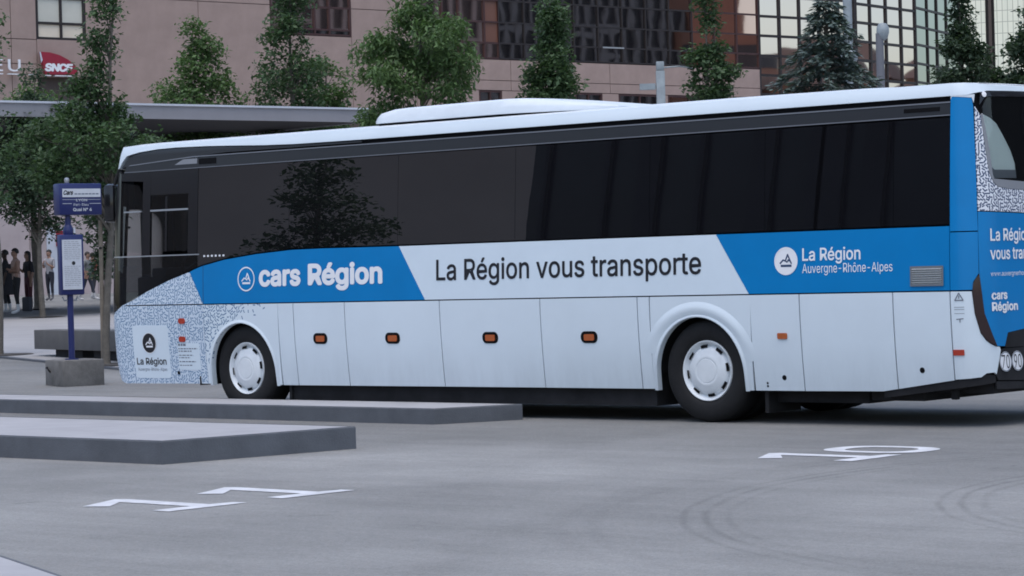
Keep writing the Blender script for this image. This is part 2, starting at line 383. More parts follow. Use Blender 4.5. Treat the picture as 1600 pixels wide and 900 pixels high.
# ================================================================== THE COACH
XF,RF,XR,RR,WID=-8.53,.34,3.02,.30,2.55
def lerp(t,xs,ys):
    if t<=xs[0]: return ys[0]
    if t>=xs[-1]: return ys[-1]
    i=bisect.bisect_right(xs,t)-1
    k=(t-xs[i])/(xs[i+1]-xs[i]); return ys[i]+k*(ys[i+1]-ys[i])
def yside(z):
    if z<1.2: return .06*((1.2-z)/.89)**1.75
    return .09*((min(z,2.89)-1.2)/1.69)**1.38+(.03*((z-2.89)/.12)**1.6 if z>2.89 else 0)
SF=XF+RF-(RF*PI/2+1.275-RF); SR=XR-RR+(RR*PI/2+1.275-RR)      # param at front / rear centre line
def surf(s,z,off=0.0,mirror=False):
    y0=yside(z)
    lf=lerp(z,[.3,.42,.6,1.2,2.2,2.75,2.9,3.01],[.10,.03,0,0,.03,.10,.17,.28])
    lr=lerp(z,[.3,.7,1.2,2.0,2.9,3.01],[.0,.0,.0,.02,.07,.10])
    sA=XF+RF; sB=XR-RR
    if s<sA:
        a=sA-s; g=a/RF
        if g<=PI/2: x=sA-RF*math.sin(g); y=y0+RF*(1-math.cos(g)); nx,ny=-math.sin(g),-math.cos(g)
        else: x=XF; y=y0+RF+(a-RF*PI/2); nx,ny=-1.,0.
        x+=lf*min(1,a/RF)
    elif s>sB:
        a=s-sB; g=a/RR
        if g<=PI/2: x=sB+RR*math.sin(g); y=y0+RR*(1-math.cos(g)); nx,ny=math.sin(g),-math.cos(g)
        else: y=y0+RR+(a-RR*PI/2); x=XR+.06*math.sin(PI*min(1,max(0,(y-.3)/1.95))); nx,ny=1.,0.
        x-=lr*min(1,a/RR)
    else: x=s; y=y0; nx,ny=0.,-1.
    x+=nx*off; y+=ny*off
    if mirror: y=WID-y
    return (x,y,z)
bus=empty("coach",(0,0,0),label="white and blue coach with cars Région lettering parked at the stand",cat="coach")

def patch(name,poly,material,parent=None,off=0.0,th=.02,mirror=False,zcuts=None,cut=True):
    """a body panel: polygon given in metres along/up the bodywork, laid on the curved skin, th thick"""
    bm=bmesh.new(); f=bm.faces.new([bm.verts.new((s,0,z)) for s,z in poly])
    smin=min(p[0] for p in poly); smax=max(p[0] for p in poly); zmin=min(p[1] for p in poly); zmax=max(p[1] for p in poly)
    if cut:
        for z in [q for q in (.42,.5,.6,.7,.8,.9,1.0,1.1,1.2,1.35,1.5,1.65,1.77,1.9,2.05,2.2,2.3,2.45,2.6,2.75,2.89,2.92,2.95,2.98) if zmin+.002<q<zmax-.002]:
            bmesh.ops.bisect_plane(bm,geom=bm.verts[:]+bm.edges[:]+bm.faces[:],plane_co=(0,0,z),plane_no=(0,0,1),dist=1e-5)
        cs=[]
        if smin<XF+RF: cs+= [XF+RF-RF*PI/2*k/6 for k in range(7)]+[SF+.3*k for k in range(1,4)]
        if smax>XR-RR: cs+= [XR-RR+RR*PI/2*k/6 for k in range(7)]+[XR-RR+RR*PI/2+.25*k for k in range(1,6)]
        for s_ in [q for q in cs if smin+.002<q<smax-.002]:
            bmesh.ops.bisect_plane(bm,geom=bm.verts[:]+bm.edges[:]+bm.faces[:],plane_co=(s_,0,0),plane_no=(1,0,0),dist=1e-5)
    bmesh.ops.triangulate(bm,faces=bm.faces[:])
    if th>0:
        r=bmesh.ops.extrude_face_region(bm,geom=bm.faces[:])
        back=[v for v in r['geom'] if isinstance(v,bmesh.types.BMVert)]
        bs=set(back)
    else: bs=set()
    ul=bm.loops.layers.uv.new("UVMap")
    for fc in bm.faces:
        for lp in fc.loops: lp[ul].uv=(lp.vert.co.x,lp.vert.co.z)
    for v in bm.verts:
        v.co=surf(v.co.x,v.co.z,off-(th if v in bs else 0),mirror)
    bmesh.ops.recalc_face_normals(bm,faces=bm.faces[:])
    me=bpy.data.meshes.new(name); bm.to_mesh(me); bm.free(); me.materials.append(material)
    me.shade_smooth(); me.set_sharp_from_angle(angle=R(40))
    o=bpy.data.objects.new(name,me); COL.objects.link(o); o.parent=parent or bus
    return o
def rect(a,b,c,d): return [(a,c),(b,c),(b,d),(a,d)]
def both(name,poly,material,**k):
    patch(name,poly,material,**k); patch(name,poly,material,mirror=True,**k)

# --- dark inner shell behind the panels (so that every joint is a real recess)
def core():
    ss=[-6.95]+[-5+.0*k for k in range(1)]+[0,2.6]+[XR-RR+RR*PI/2*k/5 for k in range(6)]+[SR]
    zs=[1.14,1.2,1.77,2.3,2.75,2.89,2.95,3.005]
    mb=MB(); N=2*len(ss)-1
    for z in zs:
        ring=[surf(s,z,-.028) for s in ss]+[surf(s,z,-.028,True) for s in ss[-2::-1]]
        mb.v+=ring; mb.uv+=[(0,0)]*len(ring)
    N=len(ss)*2-1
    for r_ in range(len(zs)-1):
        for i in range(N): mb.f.append((r_*N+i,r_*N+(i+1)%N,(r_+1)*N+(i+1)%N,(r_+1)*N+i)); mb.m.append(0)
    mb.f.append(tuple(range(N-1,-1,-1))); mb.f.append(tuple((len(zs)-1)*N+i for i in range(N))); mb.m+=[0,0]
    mb.build("inner_shell",M['core'],bus)
core()
mb=MB()
mb.box(-5.62,-.62,.13,WID-.13,.145,1.15); mb.box(.60,2.70,.12,WID-.12,.33,1.15); mb.box(-8.2,-6.86,.12,WID-.12,.33,1.13)
mb.box(-6.86,-5.62,.75,WID-.75,.40,1.15); mb.box(-.62,.60,.75,WID-.75,.36,1.15)
mb.box(-6.0,1.0,.9,1.65,.20,.45)
mb.build("chassis",M['under'],bus)
mb=MB()
mb.box(.66,1.70,.25,WID-.3,.19,.36); mb.box(1.74,2.30,.22,WID-.25,.22,.42); mb.box(2.34,2.95,.3,WID-.3,.29,.46)
mb.box(2.6,2.66,.16,.22,.24,.40)
mb.build("engine_tray",M['under'],bus,bevel=.01)
mb=MB(); mb.box(-6.95,-6.93,.05,WID-.05,.3,1.15); mb.box(-8.25,-6.95,.08,WID-.08,1.13,1.18); mb.build("cab_floor",M['core'],bus)

# --- roof
WB_=[(SF,2.76),(-8.27,2.765),(-8.19,2.83),(-8.11,2.905),(-7.9,2.938),(-7.6,2.958),(-7.28,2.962),(-6.8,2.952),(-6.42,2.938),(-5.9,2.915),(-5.4,2.902),(-4.4,2.897),(2.722,2.897),(2.9,2.90),(3.05,2.925),(SR,2.958)]
both("roof_edge",WB_+[(SR,2.985),(3.15,2.992),(2.9,3.008),(2.7,3.01),(-8.2,3.01),(SF,3.01)],M['white'],off=.004,th=.05)
def crown():
    ss=[SF,SF+.4,SF+.8]+[XF+RF-RF*PI/2*k/5 for k in range(5,-1,-1)]+[-7.5,-6,-4,-2,0,1.5]+[XR-RR+RR*PI/2*k/5 for k in range(6)]+[XR-RR+RR*PI/2+.45,SR]
    K=9; mb=MB(); vs=[];
    for s in ss:
        zr_=lerp(s,[2.7,2.9,3.15,SR],[3.01,3.008,2.992,2.985]); a=Vector(surf(s,zr_,.0)); b=Vector(surf(s,zr_,.0,True))
        for k in range(K):
            t=k/(K-1); p=a.lerp(b,t); hh=.085*(1-(2*t-1)**2)*min(1,(b-a).length/2.2)*lerp(p.x,[1.2,3.0],[1,.12]); p.z+=hh; vs.append(p)
    mb.add(vs,[(i*K+k,(i+1)*K+k,(i+1)*K+k+1,i*K+k+1) for i in range(len(ss)-1) for k in range(K-1)])
    mb.build("roof",M['roofwhite'],bus,smooth=True,ang=60)
crown()
# --- air conditioning pod on the roof
def pod():
    st=[(-4.53,.03),(-4.50,.10),(-4.42,.145),(-4.30,.165),(-4.1,.172),(-2.75,.178),(-2.55,.172),(-2.3,.15),(-1.9,.105),(-1.5,.06),(-1.22,.012)]
    mb=MB(); vs=[]; 
    pr=[(.40,0.0),(.402,.45),(.43,.82),(.52,.97),(.66,1.0),(1.0,1.04),(1.275,1.05)]
    pr=pr+[(WID-y,z) for y,z in pr[-2::-1]]; K=len(pr)
    for i,(x,h) in enumerate(st):
        tap=.0 if i>1 else (.10,.03)[i]
        for y,zf in pr:
            yy=1.275+(y-1.275)*(1-tap); zb_=lerp(x,[-2.7,-1.9,-1.2],[3.072,3.055,3.03]); vs.append((x,yy,max(zb_,3.055+h*1.02*zf) if zf>0 else zb_))
    fs=[(i*K+k,(i+1)*K+k,(i+1)*K+k+1,i*K+k+1) for i in range(len(st)-1) for k in range(K-1)]
    fs+=[tuple(range(K)),tuple((len(st)-1)*K+k for k in range(K-1,-1,-1))]
    mb.add(vs,fs); o=mb.build("air_conditioning_pod",M['roofwhite'],bus,smooth=True,ang=50)
    mb=MB(); mb.box(-4.47,-2.2,.44,2.11,3.0,3.07); mb.build("pod_base",M['core'],o)
    mb=MB()
    for x in (-3.9,-3.2,-2.45): mb.lathe_z([(0,.012),(.012,.010),(.016,0)],8,0,(x,.44,3.15))
    mb.build("bolt",M['framegrey'],o)
pod()

# --- side bands
both("roof_gutter",[(-8.20,2.768),(-8.13,2.845),(-8.06,2.893),(-7.9,2.925),(-7.6,2.948),(-7.28,2.952),(-6.8,2.942),(-6.42,2.928),(-5.9,2.905),(-5.4,2.893),(-4.4,2.885),(-4.4,2.868),(-6.5,2.868),(-8.0,2.800)],M['darkband'],off=-.006,th=.02)
both("gutter_trim",[(-8.08,2.785),(-7.0,2.838),(2.716,2.838),(2.716,2.850),(-7.0,2.850),(-8.05,2.797)],M['gutter'],off=.003,th=.02)
both("cornice_panel",[(-8.15,2.722),(2.716,2.738),(2.716,2.834),(-7.0,2.834),(-8.12,2.782)],M['darkband'],off=-.002,th=.02)
both("cornice_trim",[(-8.15,2.712),(2.716,2.727),(2.716,2.736),(-8.15,2.720)],M['gutter'],off=.002,th=.02)
patch("cornice_vent",rect(2.246,2.612,2.772,2.808),M['core'],off=.002,th=.006)
patch("cornice_reflector",[(-7.30,2.765),(-6.93,2.765),(-6.93,2.822),(-7.16,2.822)],M['framegrey'],off=.001,th=.006)
patch("cornice_sensor",rect(-6.90,-6.62,2.752,2.818),M['core'],off=.001,th=.006)
# windows: lower edge follows the blue band curve
CURVE=[(-8.70,1.02),(-8.33,1.118),(-8.209,1.168),(-7.98,1.262),(-7.757,1.352),(-7.391,1.474),(-7.072,1.558),(-6.831,1.625),(-6.47,1.688),(-5.964,1.738),(-5.42,1.770),(-4.986,1.774),(-3.868,1.768),(2.716,1.768)]
def curve_z(s): return lerp(s,[c[0] for c in CURVE],[c[1] for c in CURVE])
def along(a,b,dz=0.0):
    xs=[a]+[c[0] for c in CURVE if a+.01<c[0]<b-.01]+[b]; return [(x,curve_z(x)+dz) for x in xs]
joints=[-6.90,-5.46,-3.86,-2.262,-.576,.758,2.143,2.716]
for i in range(len(joints)-1):
    a,b=joints[i]+.0018,joints[i+1]-.0018
    pl=along(a,b,.010)+[(b,2.708),(a,2.708)]
    patch("window",pl,M['glass'],off=-.001,th=.018)
    patch("window",rect(a,b,1.79,2.708),M['glass'],off=-.001,th=.018,mirror=True)
# cab: driver's window, pillars, windscreen
patch("lower_side_glass",along(-8.33,-6.91,.008)+[(-6.91,1.742),(-8.33,1.742)],M['clear_dark'],off=-.004,th=0)
patch("beltline_trim",[(-8.33,1.747),(-6.87,1.747),(-6.87,1.760),(-8.33,1.760)],M['silver'],off=.008,th=.02)
patch("driver_window",rect(-7.70,-7.05,1.80,2.62),M['clear'],off=-.004,th=0)
patch("quarter_window",[(-8.19,1.80),(-7.80,1.80),(-7.80,2.42),(-7.90,2.56),(-8.19,2.60)],M['clear'],off=-.004,th=0)
patch("window_pillar",rect(-7.82,-7.69,1.765,2.708),M['blackgloss'],off=.001,th=.03)
patch("window_pillar",rect(-7.06,-6.905,1.765,2.708),M['blackgloss'],off=.001,th=.03)
patch("sliding_pane_post",rect(-7.44,-7.405,1.80,2.42),M['blackgloss'],off=.002,th=.02)
patch("sliding_pane_rail",rect(-7.69,-7.06,2.255,2.275),M['silver'],off=.002,th=.02)
patch("window_header",[(-8.20,2.62),(-7.82,2.60),(-7.82,2.708),(-8.20,2.706)],M['blackgloss'],off=.001,th=.03)
patch("window_header",rect(-7.69,-7.06,2.44,2.708),M['blackgloss'],off=.0,th=.03)
patch("quarter_rail",rect(-8.14,-7.84,2.255,2.270),M['silver'],off=.002,th=.02)
patch("front_pillar",[(-8.52,1.08),(-8.34,1.11),(-8.34,1.742),(-8.20,1.765),(-8.20,2.70),(-8.30,2.755),(-8.46,2.755)],M['blackgloss'],off=.0,th=.04)
both("windscreen",[(SF,1.15),(-8.53,1.10),(-8.48,2.75),(SF,2.75)],M['clear'],off=-.012,th=0)
patch("front_pillar",[(-8.52,1.08),(-8.20,1.11),(-8.20,2.70),(-8.30,2.755),(-8.46,2.755)],M['blackgloss'],off=.0,th=.04,mirror=True)
patch("passenger_door",rect(-8.19,-6.91,.32,2.70),M['clear_dark'],off=-.004,th=0,mirror=True)
# cab interior
mb=MB(); mb.box(-8.30,-7.85,.35,2.2,1.18,1.52); mb.box(-8.05,-7.80,.35,1.05,1.50,1.62); mb.build("dashboard",M['seat'],bus,bevel=.03)
mb=MB()
rim_=[Vector((-7.62+.10*math.sin(0)+.20*math.cos(a)*.45,.68+.22*math.sin(a),1.66+.20*math.cos(a)*.9)) for a in [2*PI*k/20 for k in range(21)]]
mb.tube(rim_,.018,6); mb.tube([(-7.95,.68,1.50),(-7.62,.68,1.66)],.03,6); mb.build("steering_wheel",M['rubber'],bus,smooth=True)
mb=MB(); mb.box(-7.35,-6.98,.42,.95,1.18,1.62); mb.box(-7.14,-6.99,.44,.93,1.60,2.20); mb.box(-7.12,-7.0,.56,.80,2.20,2.38); mb.build("driver_seat",M['seat'],bus,bevel=.04)
mb=MB(); mb.box(-8.34,-8.24,.30,2.25,2.30,2.72); mb.box(-8.2,-6.95,.2,2.35,2.73,2.76); mb.build("sun_blind",M['core'],bus)

# --- blue / white belt band
SL0=[(-7.03,1.568),(-6.812,1.237)]
BB=1.204
patch("dash_panel",[(-8.34,1.118)]+[(-8.209,1.160),(-7.98,1.254),(-7.757,1.345),(-7.391,1.466),(-7.072,1.550),(-7.035,1.558),(-6.815,BB),(-8.15,BB),(-8.33,1.112)],M['dash_front'],off=.0,th=.02)
pl=[(-7.027,1.560)]+[(x,z-.006) for x,z in along(-6.97,-3.842)]+[(-3.842,1.762),(-3.480,BB),(-6.808,BB)]
patch("blue_panel",pl,M['blue'])
patch("white_panel",[(-3.838,1.762),(.205,1.762),(.575,BB),(-3.476,BB)],M['pale'])
patch("blue_panel",[(.209,1.762),(2.714,1.762),(2.714,BB),(.579,BB)],M['blue'])
patch("side_skin",[(-6.90,.32),(2.7,.32),(2.7,1.775),(-6.90,1.775)],M['white'],mirror=True)
patch("seam",rect(-6.808,-6.803,BB+.005,1.62),M['print_navy'],off=.0022,th=.004)

# --- lower side: front corner, wheel-arch panels, luggage doors
DT=1.192
def arc_pts(cx,cz,rx,rz,a0,a1,n=18): return [(cx+rx*math.cos(R(a0+(a1-a0)*k/n)),cz+rz*math.sin(R(a0+(a1-a0)*k/n))) for k in range(n+1)]
fc=[(SF,.40),(-8.60,.40),(-8.48,.385),(-8.34,.335),(-8.20,.310),(-6.818,.316),(-6.818,1.192),(-8.14,1.192),(-8.345,1.105),(-8.55,1.02),(SF,.98)]
both("front_corner_panel",fc,M['dash_front'])
# front arch: opening from -6.77 to -5.75, top .99
FA=(-6.235,.44,.505,.545); RA=(-.033,.45,.508,.545)
fo=[(-6.812,.316),(-6.757,.316)]+[(FA[0]-FA[2]-.012,.40)]+arc_pts(FA[0],FA[1],FA[2],FA[3],180,0)+[(FA[0]+FA[2]+.004,.35),(FA[0]+FA[2]+.006,.312),(-5.655,.312),(-5.636,DT),(-6.812,DT)]
patch("wheel_arch_panel",fo,M['dash_arch'])
ro=[(-.592,.314),(-.556,.314)]+[(RA[0]-RA[2]-.006,.38)]+arc_pts(RA[0],RA[1],RA[2],RA[3],180,0)+[(RA[0]+RA[2]+.004,.36),(RA[0]+RA[2]+.006,.308),(.565,.308),(.590,DT),(-.575,DT)]
patch("wheel_arch_panel",ro,M['white'])
def arch_lip(A,mtl):
    mb=MB(); cx,cz,rx,rz=A; pts=[(cx-rx-.004,.30)]+arc_pts(cx,cz,rx,rz,180,0,28)+[(cx+rx+.004,.30)]
    vs=[]
    for i,(x,z) in enumerate(pts):
        dx,dz=(x-cx),(z-cz); l=math.hypot(dx,dz) or 1
        if z<cz: dx,dz,l=(-1 if x<cx else 1),0,1
        ux,uz=dx/l,dz/l
        for o_,r_ in ((-.06,0),(.008,0),(.011,.006),(.010,.014),(.004,.022),(.001,.040)):
            p=surf(x+ux*r_,z+uz*r_,o_); vs.append(p)
    K=6; n=len(pts)
    mb.add(vs,[(i*K+k,(i+1)*K+k,(i+1)*K+k+1,i*K+k+1) for i in range(n-1) for k in range(K-1)])
    mb.build("wheel_arch_lip",mtl,bus,smooth=True,ang=60)
arch_lip(FA,M['white']); arch_lip(RA,M['white'])
# flared bulge above the rear wheel
mb=MB(); vs=[]; pts=arc_pts(RA[0],RA[1],1,1,160,12,30)
for x,z in pts:
    ux,uz=x-RA[0],z-RA[1]; K=7
    for k in range(K):
        t=k/(K-1); rr_=.555+t*.135; e_=min(1,min((pts.index((x,z))),len(pts)-1-pts.index((x,z)))/7); o_=.0005+.016*e_*math.sin(PI*t)**1.3
        vs.append(surf(RA[0]+ux*rr_,RA[1]+uz*rr_,o_))
mb.add(vs,[(i*K+k,(i+1)*K+k,(i+1)*K+k+1,i*K+k+1) for i in range(len(pts)-1) for k in range(K-1)])
mb.build("arch_bulge",M['white'],bus,smooth=True,ang=60)
G=.006
def door_poly(a,b,tb): # joints lean a touch with the body: same x top and bottom
    return [(a+G,tb[0]),(b-G,tb[1]),(b-G,DT),(a+G,DT)]
specs=[("body_panel",-5.638,-5.398,(.310,.310)),("luggage_door",-5.398,-4.632,(.310,.311)),("luggage_door",-4.632,-3.281,(.311,.313)),("luggage_door",-3.281,-1.944,(.313,.314)),("luggage_door",-1.944,-.731,(.314,.314)),("body_panel",-.731,-.585,(.314,.314)),("service_door",.582,1.134,(.309,.309))]
doors=[patch(n_,door_poly(a,b,t),M['white']) for n_,a,b,t in specs]
doors.append(patch("engine_door",[(1.134+G,.309),(1.968,.314),(2.13-G,.336),(2.13-G,DT),(1.134+G,DT)],M['white']))
doors.append(patch("engine_door",[(2.13+G,.337),(2.714-G,.418),(2.714-G,DT),(2.13+G,DT)],M['white']))
def on(off): return lambda s,z: surf(s,z,off)
# oval handles with an amber lamp on the four luggage doors
def rrect(cx,cz,w_,h_,r,n=6):
    o=[]
    for sx,sz,a0 in ((1,1,0),(-1,1,90),(-1,-1,180),(1,-1,270)):
        for k in range(n+1):
            a=R(a0+90*k/n); o.append((cx+sx*(w_/2-r)+r*math.cos(a),cz+sz*(h_/2-r)+r*math.sin(a)))
    return o
for d_,x in zip([doors[1],doors[2],doors[3],doors[4]],(-5.011,-3.957,-2.614,-1.339)):
    h_=patch("door_handle",rrect(x,.812,.205,.115,.052),M['core'],parent=d_,off=.006,th=.02,cut=False)
    patch("marker_lamp",rrect(x+.002,.810,.125,.062,.015),M['amber'],parent=d_,off=.012,th=.012,cut=False)
for d_,x,z in ((doors[7],.0,0),):
    pass
patch("marker_lamp",rrect(.932,.813,.105,.055,.012),M['amber'],parent=doors[6],off=.012,th=.015,cut=False)
for x,z,r_,d_ in ((.919,.430,.024,doors[6]),(2.392,.504,.026,doors[8]),(.727,.378,.011,doors[6]),(.727,.350,.011,doors[6])):
    mb=MB(); disc(mb,x,z,r_,on(.002),n=16); mb.build("lock_hole",M['core'],d_)
# air vent in the blue band
vt=patch("air_vent",rect(2.326,2.651,1.250,1.414),M['grille'],off=.006,th=.012)
mb=MB()
for k in range(7):
    z=1.268+k*.0195; a=surf(2.337,z,.0065); b=surf(2.640,z,.0065)
    mb.add([a,b,(b[0],b[1]-.012,z+.006),(a[0],a[1]-.012,z+.006),(b[0],b[1]-.001,z+.013),(a[0],a[1]-.001,z+.013)],[(0,1,2,3),(3,2,4,5)])
mb.build("vent_slats",M['grille'],vt)
mb=MB()
for a,b,c,d in ((2.320,2.657,1.244,1.256),(2.320,2.657,1.408,1.420),(2.320,2.334,1.256,1.408),(2.643,2.657,1.256,1.408)):
    q=[surf(a,c,.012),surf(b,c,.012),surf(b,d,.012),surf(a,d,.012)]; mb.add(q,[(0,1,2,3)])
mb.build("vent_frame",M['gutter'],vt)
# front position lamps
for x,z in ((-7.170,1.015),(-7.180,.812)):
    patch("marker_lamp",rrect(x,z,.105,.062,.028),M['red'],off=.010,th=.014,cut=False)

# --- rear quarter
patch("rear_pillar",[(2.722,1.716),(2.978,1.716),(2.974,1.90),(2.975,2.33),(2.968,2.80),(2.955,2.872),(2.735,2.888),(2.722,2.86)],M['blue'],off=.003)
patch("rear_pillar",[(2.722,BB),(2.915,BB),(2.925,1.274),(2.975,1.345),(2.978,1.706),(2.722,1.706)],M['blue'],off=.003)
patch("pillar_cap",[(2.722,2.86),(2.735,2.891),(2.955,2.876),(2.975,2.83),(2.99,2.905),(2.722,2.896)],M['roofwhite'],off=.002)
E_=SR
patch("rear_dash_panel",[(2.981,1.888),(E_,1.850),(E_,2.03),(3.9,2.045),(3.617,2.068),(3.40,2.074),(3.231,2.094),(3.160,2.135),(3.110,2.217),(3.075,2.45),(3.045,2.72),(2.985,2.80),(2.979,2.33)],M['dash_rear'],off=.002)
patch("rear_window_frame",[(3.048,2.722),(3.078,2.45),(3.113,2.218),(3.163,2.138),(3.233,2.097),(3.40,2.077),(3.617,2.071),(3.9,2.048),(E_,2.033),(E_,2.140),(3.60,2.143),(3.178,2.166),(3.158,2.20),(3.129,2.41),(3.092,2.60),(3.066,2.74)],M['framegrey'],off=.004)
patch("rear_window",[(3.070,2.74),(3.095,2.60),(3.131,2.412),(3.160,2.202),(3.180,2.169),(3.60,2.146),(E_,2.143),(E_,2.90),(3.12,2.88),(3.07,2.80)],M['mid_tint'],off=.0,th=0)
patch("rear_window_reflection_panel",[(3.066,2.735),(3.095,2.59),(3.129,2.412),(3.176,2.172),(3.516,2.173),(3.506,2.303),(3.445,2.42),(3.337,2.555),(3.25,2.65),(3.185,2.694),(3.12,2.715)],M['rear_reflection'],off=-.010,th=.004)  # added pale panel, shaped and coloured as sky reflected in the rear glass
patch("reflection_panel_band",[(3.165,2.172),(3.518,2.173),(3.512,2.245),(3.20,2.245),(3.155,2.275)],M['framegrey'],off=-.007,th=.002)  # grey band along the foot of the reflection panel
patch("rear_spoiler",[(3.035,2.81),(3.10,2.885),(E_,2.905),(E_,2.954),(3.13,2.938),(3.05,2.92)],M['blackgloss'],off=.006)
mb=MB(); disc(mb,3.085,2.905,.025,on(.012),n=14); mb.build("marker_lamp",M['print_white'],bus)
patch("rear_blue_panel",[(2.981,1.880),(2.981,1.345),(2.997,1.189),(3.016,.994),(3.077,.825),(3.128,.708),(3.242,.703),(3.300,.820),(3.544,.845),(E_,.850),(E_,1.842)],M['blue'],off=.002)
patch("tail_lamp",[(2.978,1.338),(2.945,1.30),(2.921,1.255),(2.914,1.191),(2.932,.996),(2.974,.828),(3.020,.765),(3.060,.735),(3.122,.708),(3.073,.822),(3.012,.994),(2.993,1.189)],M['darkred'],off=.014)
patch("rear_corner_panel",[(2.722,.424),(2.85,.432),(2.95,.442),(3.0,.475),(3.08,.480),(3.10,.462),(3.178,.672),(3.165,.700),(3.118,.702),(3.056,.730),(3.016,.760),(2.970,.825),(2.928,.994),(2.910,1.190),(2.722,1.192)],M['white'],off=.003)
patch("rear_grille",[(3.246,.706),(3.303,.816),(3.544,.841),(E_,.846),(E_,.690),(3.25,.690)],M['under'],off=.004)
patch("rear_bumper",[(3.10,.455),(3.182,.672),(3.25,.684),(E_,.684),(E_,.36),(3.12,.41)],M['under'],off=.001)
patch("sill_strip",[(1.97,.255),(2.72,.345),(3.10,.39),(3.10,.452),(3.0,.47),(2.95,.438),(2.722,.418),(2.13,.334),(1.97,.311)],M['under'],off=-.012)
patch("lower_rear_strip",[(3.10,.33),(E_,.30),(E_,.355),(3.10,.40)],M['under'],off=-.004)
patch("rear_side_reflector",rrect(2.772,.660,.10,.05,.006),M['red'],off=.012,th=.012)
for nm,mm in (("rear_far_skin",M['blue']),):
    patch(nm,[(2.722,BB),(E_-.002,.86),(E_-.002,1.845),(2.722,1.76)],mm,mirror=True,off=.001)
patch("rear_far_glass",[(2.722,1.77),(E_-.002,1.86),(E_-.002,2.90),(2.722,2.89)],M['glass'],mirror=True,off=.0)
patch("rear_far_bumper",[(2.722,.42),(E_-.002,.36),(E_-.002,.855),(2.722,1.19)],M['white'],mirror=True,off=.0)
# speed discs, 70 and 90
for k,(s_,t_) in enumerate(((3.232,"70"),(3.408,"90"))):
    mb=MB(); disc(mb,s_,.567,.088,on(.006),n=28); o=mb.build("speed_disc",M['print_white'],bus)
    text_obj("lettering",t_,s_-.055,s_+.055,.508,.118,on(.008),M['print_black'],o,bold=.0)
    mb=MB(); disc(mb,s_,.567,.086,on(.0075),n=28,r0=.078); mb.build("disc_ring",M['print_grey'],o)

# --- lettering and emblems
text_obj("lettering","cars",-5.915,-5.275,1.378,.232,on(.003),M['print_white'],bus,bold=.034)
text_obj("lettering","Région",-5.165,-4.070,1.379,.232,on(.003),M['print_white'],bus,bold=.034)
text_obj("lettering","La Région vous transporte",-3.316,.037,1.398,.212,on(.003),M['print_black'],bus,bold=.010)
text_obj("lettering","La Région",1.177,1.802,1.494,.115,on(.003),M['print_white'],bus,bold=.014)
text_obj("lettering","Auvergne-Rhône-Alpes",1.176,2.135,1.383,.083,on(.003),M['print_white'],bus,bold=.0)
MOUNT=[(-.60,-.22),(-.30,.08),(-.02,.10),(.20,.55),(.52,-.10)]
def emblem(cx,cz,r,fn0,fn1,fn2,bg,ring,fg,parent=None,ringw=.1):
    mb=MB(); disc(mb,cx,cz,r,fn0); o=mb.build("emblem",bg,parent or bus)
    mb=MB(); disc(mb,cx,cz,r,fn1,r0=r*(1-ringw)); mb.build("emblem_ring",ring,o)
    mb=MB(); q=r*.80
    stroke(mb,[(cx+x*q,cz+z*q) for x,z in [(-.62,-.20),(-.30,.10),(-.05,.02),(.18,.58),(.58,-.22)]],r*.11,fn2)
    stroke(mb,[(cx+x*q,cz+z*q) for x,z in [(-.05,.02),(.12,-.10),(.26,.12),(.36,-.02)]],r*.09,fn2)
    stroke(mb,[(cx+x*q,cz+z*q) for x,z in [(-.50,-.42),(.55,-.42)]],r*.16,fn2)
    mb.build("emblem_mountain",fg,o)
emblem(-6.115,1.465,.134,on(.002),on(.0035),on(.0035),M['blue'],M['print_white'],M['print_white'],ringw=.11)
emblem(.997,1.497,.128,on(.002),on(.0035),on(.0035),M['print_white'],M['print_white'],M['print_navy'])
wp=patch("white_patch",rrect(-7.71,.672,.60,.60,.05),M['pale'],off=.0025,th=.004)
emblem(-7.735,.770,.118,on(.004),on(.0055),on(.0055),M['print_black'],M['print_white'],M['print_white'],ringw=.06)
text_obj("lettering","La Région",-7.970,-7.473,.525,.078,on(.004),M['print_black'],bus,bold=.016)
text_obj("lettering","Auvergne-Rhône-Alpes",-7.962,-7.473,.455,.036,on(.004),M['print_grey'],bus,bold=.0)
ip=patch("info_patch",rrect(-7.09,.618,.36,.30,.02),M['pale'],off=.0025,th=.004)
mb=MB()
for z,a,b,h_ in ((.738,-7.255,-7.13,.024),(.700,-7.255,-6.945,.012),(.672,-7.255,-7.04,.012),(.628,-7.255,-7.02,.010),(.600,-7.255,-7.07,.010),(.555,-7.255,-6.985,.012),(.515,-7.255,-7.05,.010)):
    x=a
    while x<b:
        l=random.uniform(.02,.06); x2=min(b,x+l); mb.add([surf(x,z,.0045),surf(x2,z,.0045),surf(x2,z+h_,.0045),surf(x,z+h_,.0045)],[(0,1,2,3)]); x=x2+.012
tag(mb.build("small_print",M['print_grey'],bus),kind="stuff")
mb=MB(); disc(mb,-7.285,.435,.022,on(.004),n=12); mb.build("lock_hole",M['core'],bus)
mb=MB()
for k in range(6):
    x=-6.80+k*.062; mb.add([surf(x,1.722,.003),surf(x+.03,1.722,.003),surf(x+.03,1.742,.003),surf(x,1.742,.003)],[(0,1,2,3)])
mb.build("model_letters",M['print_white'],bus)
text_obj("lettering","La Région",3.099,3.690,1.623,.108,on(.005),M['print_white'],bus,bold=.016)
text_obj("lettering","vous transporte",3.093,4.02,1.461,.108,on(.005),M['print_white'],bus,bold=.016)
text_obj("lettering","www.auvergnerhonealpes.fr",3.094,3.83,1.318,.040,on(.005),M['print_white'],bus,bold=.0)
text_obj("lettering","cars",3.092,3.315,1.112,.078,on(.005),M['print_white'],bus,bold=.03)
text_obj("lettering","Région",3.092,3.465,1.012,.078,on(.005),M['print_white'],bus,bold=.03)
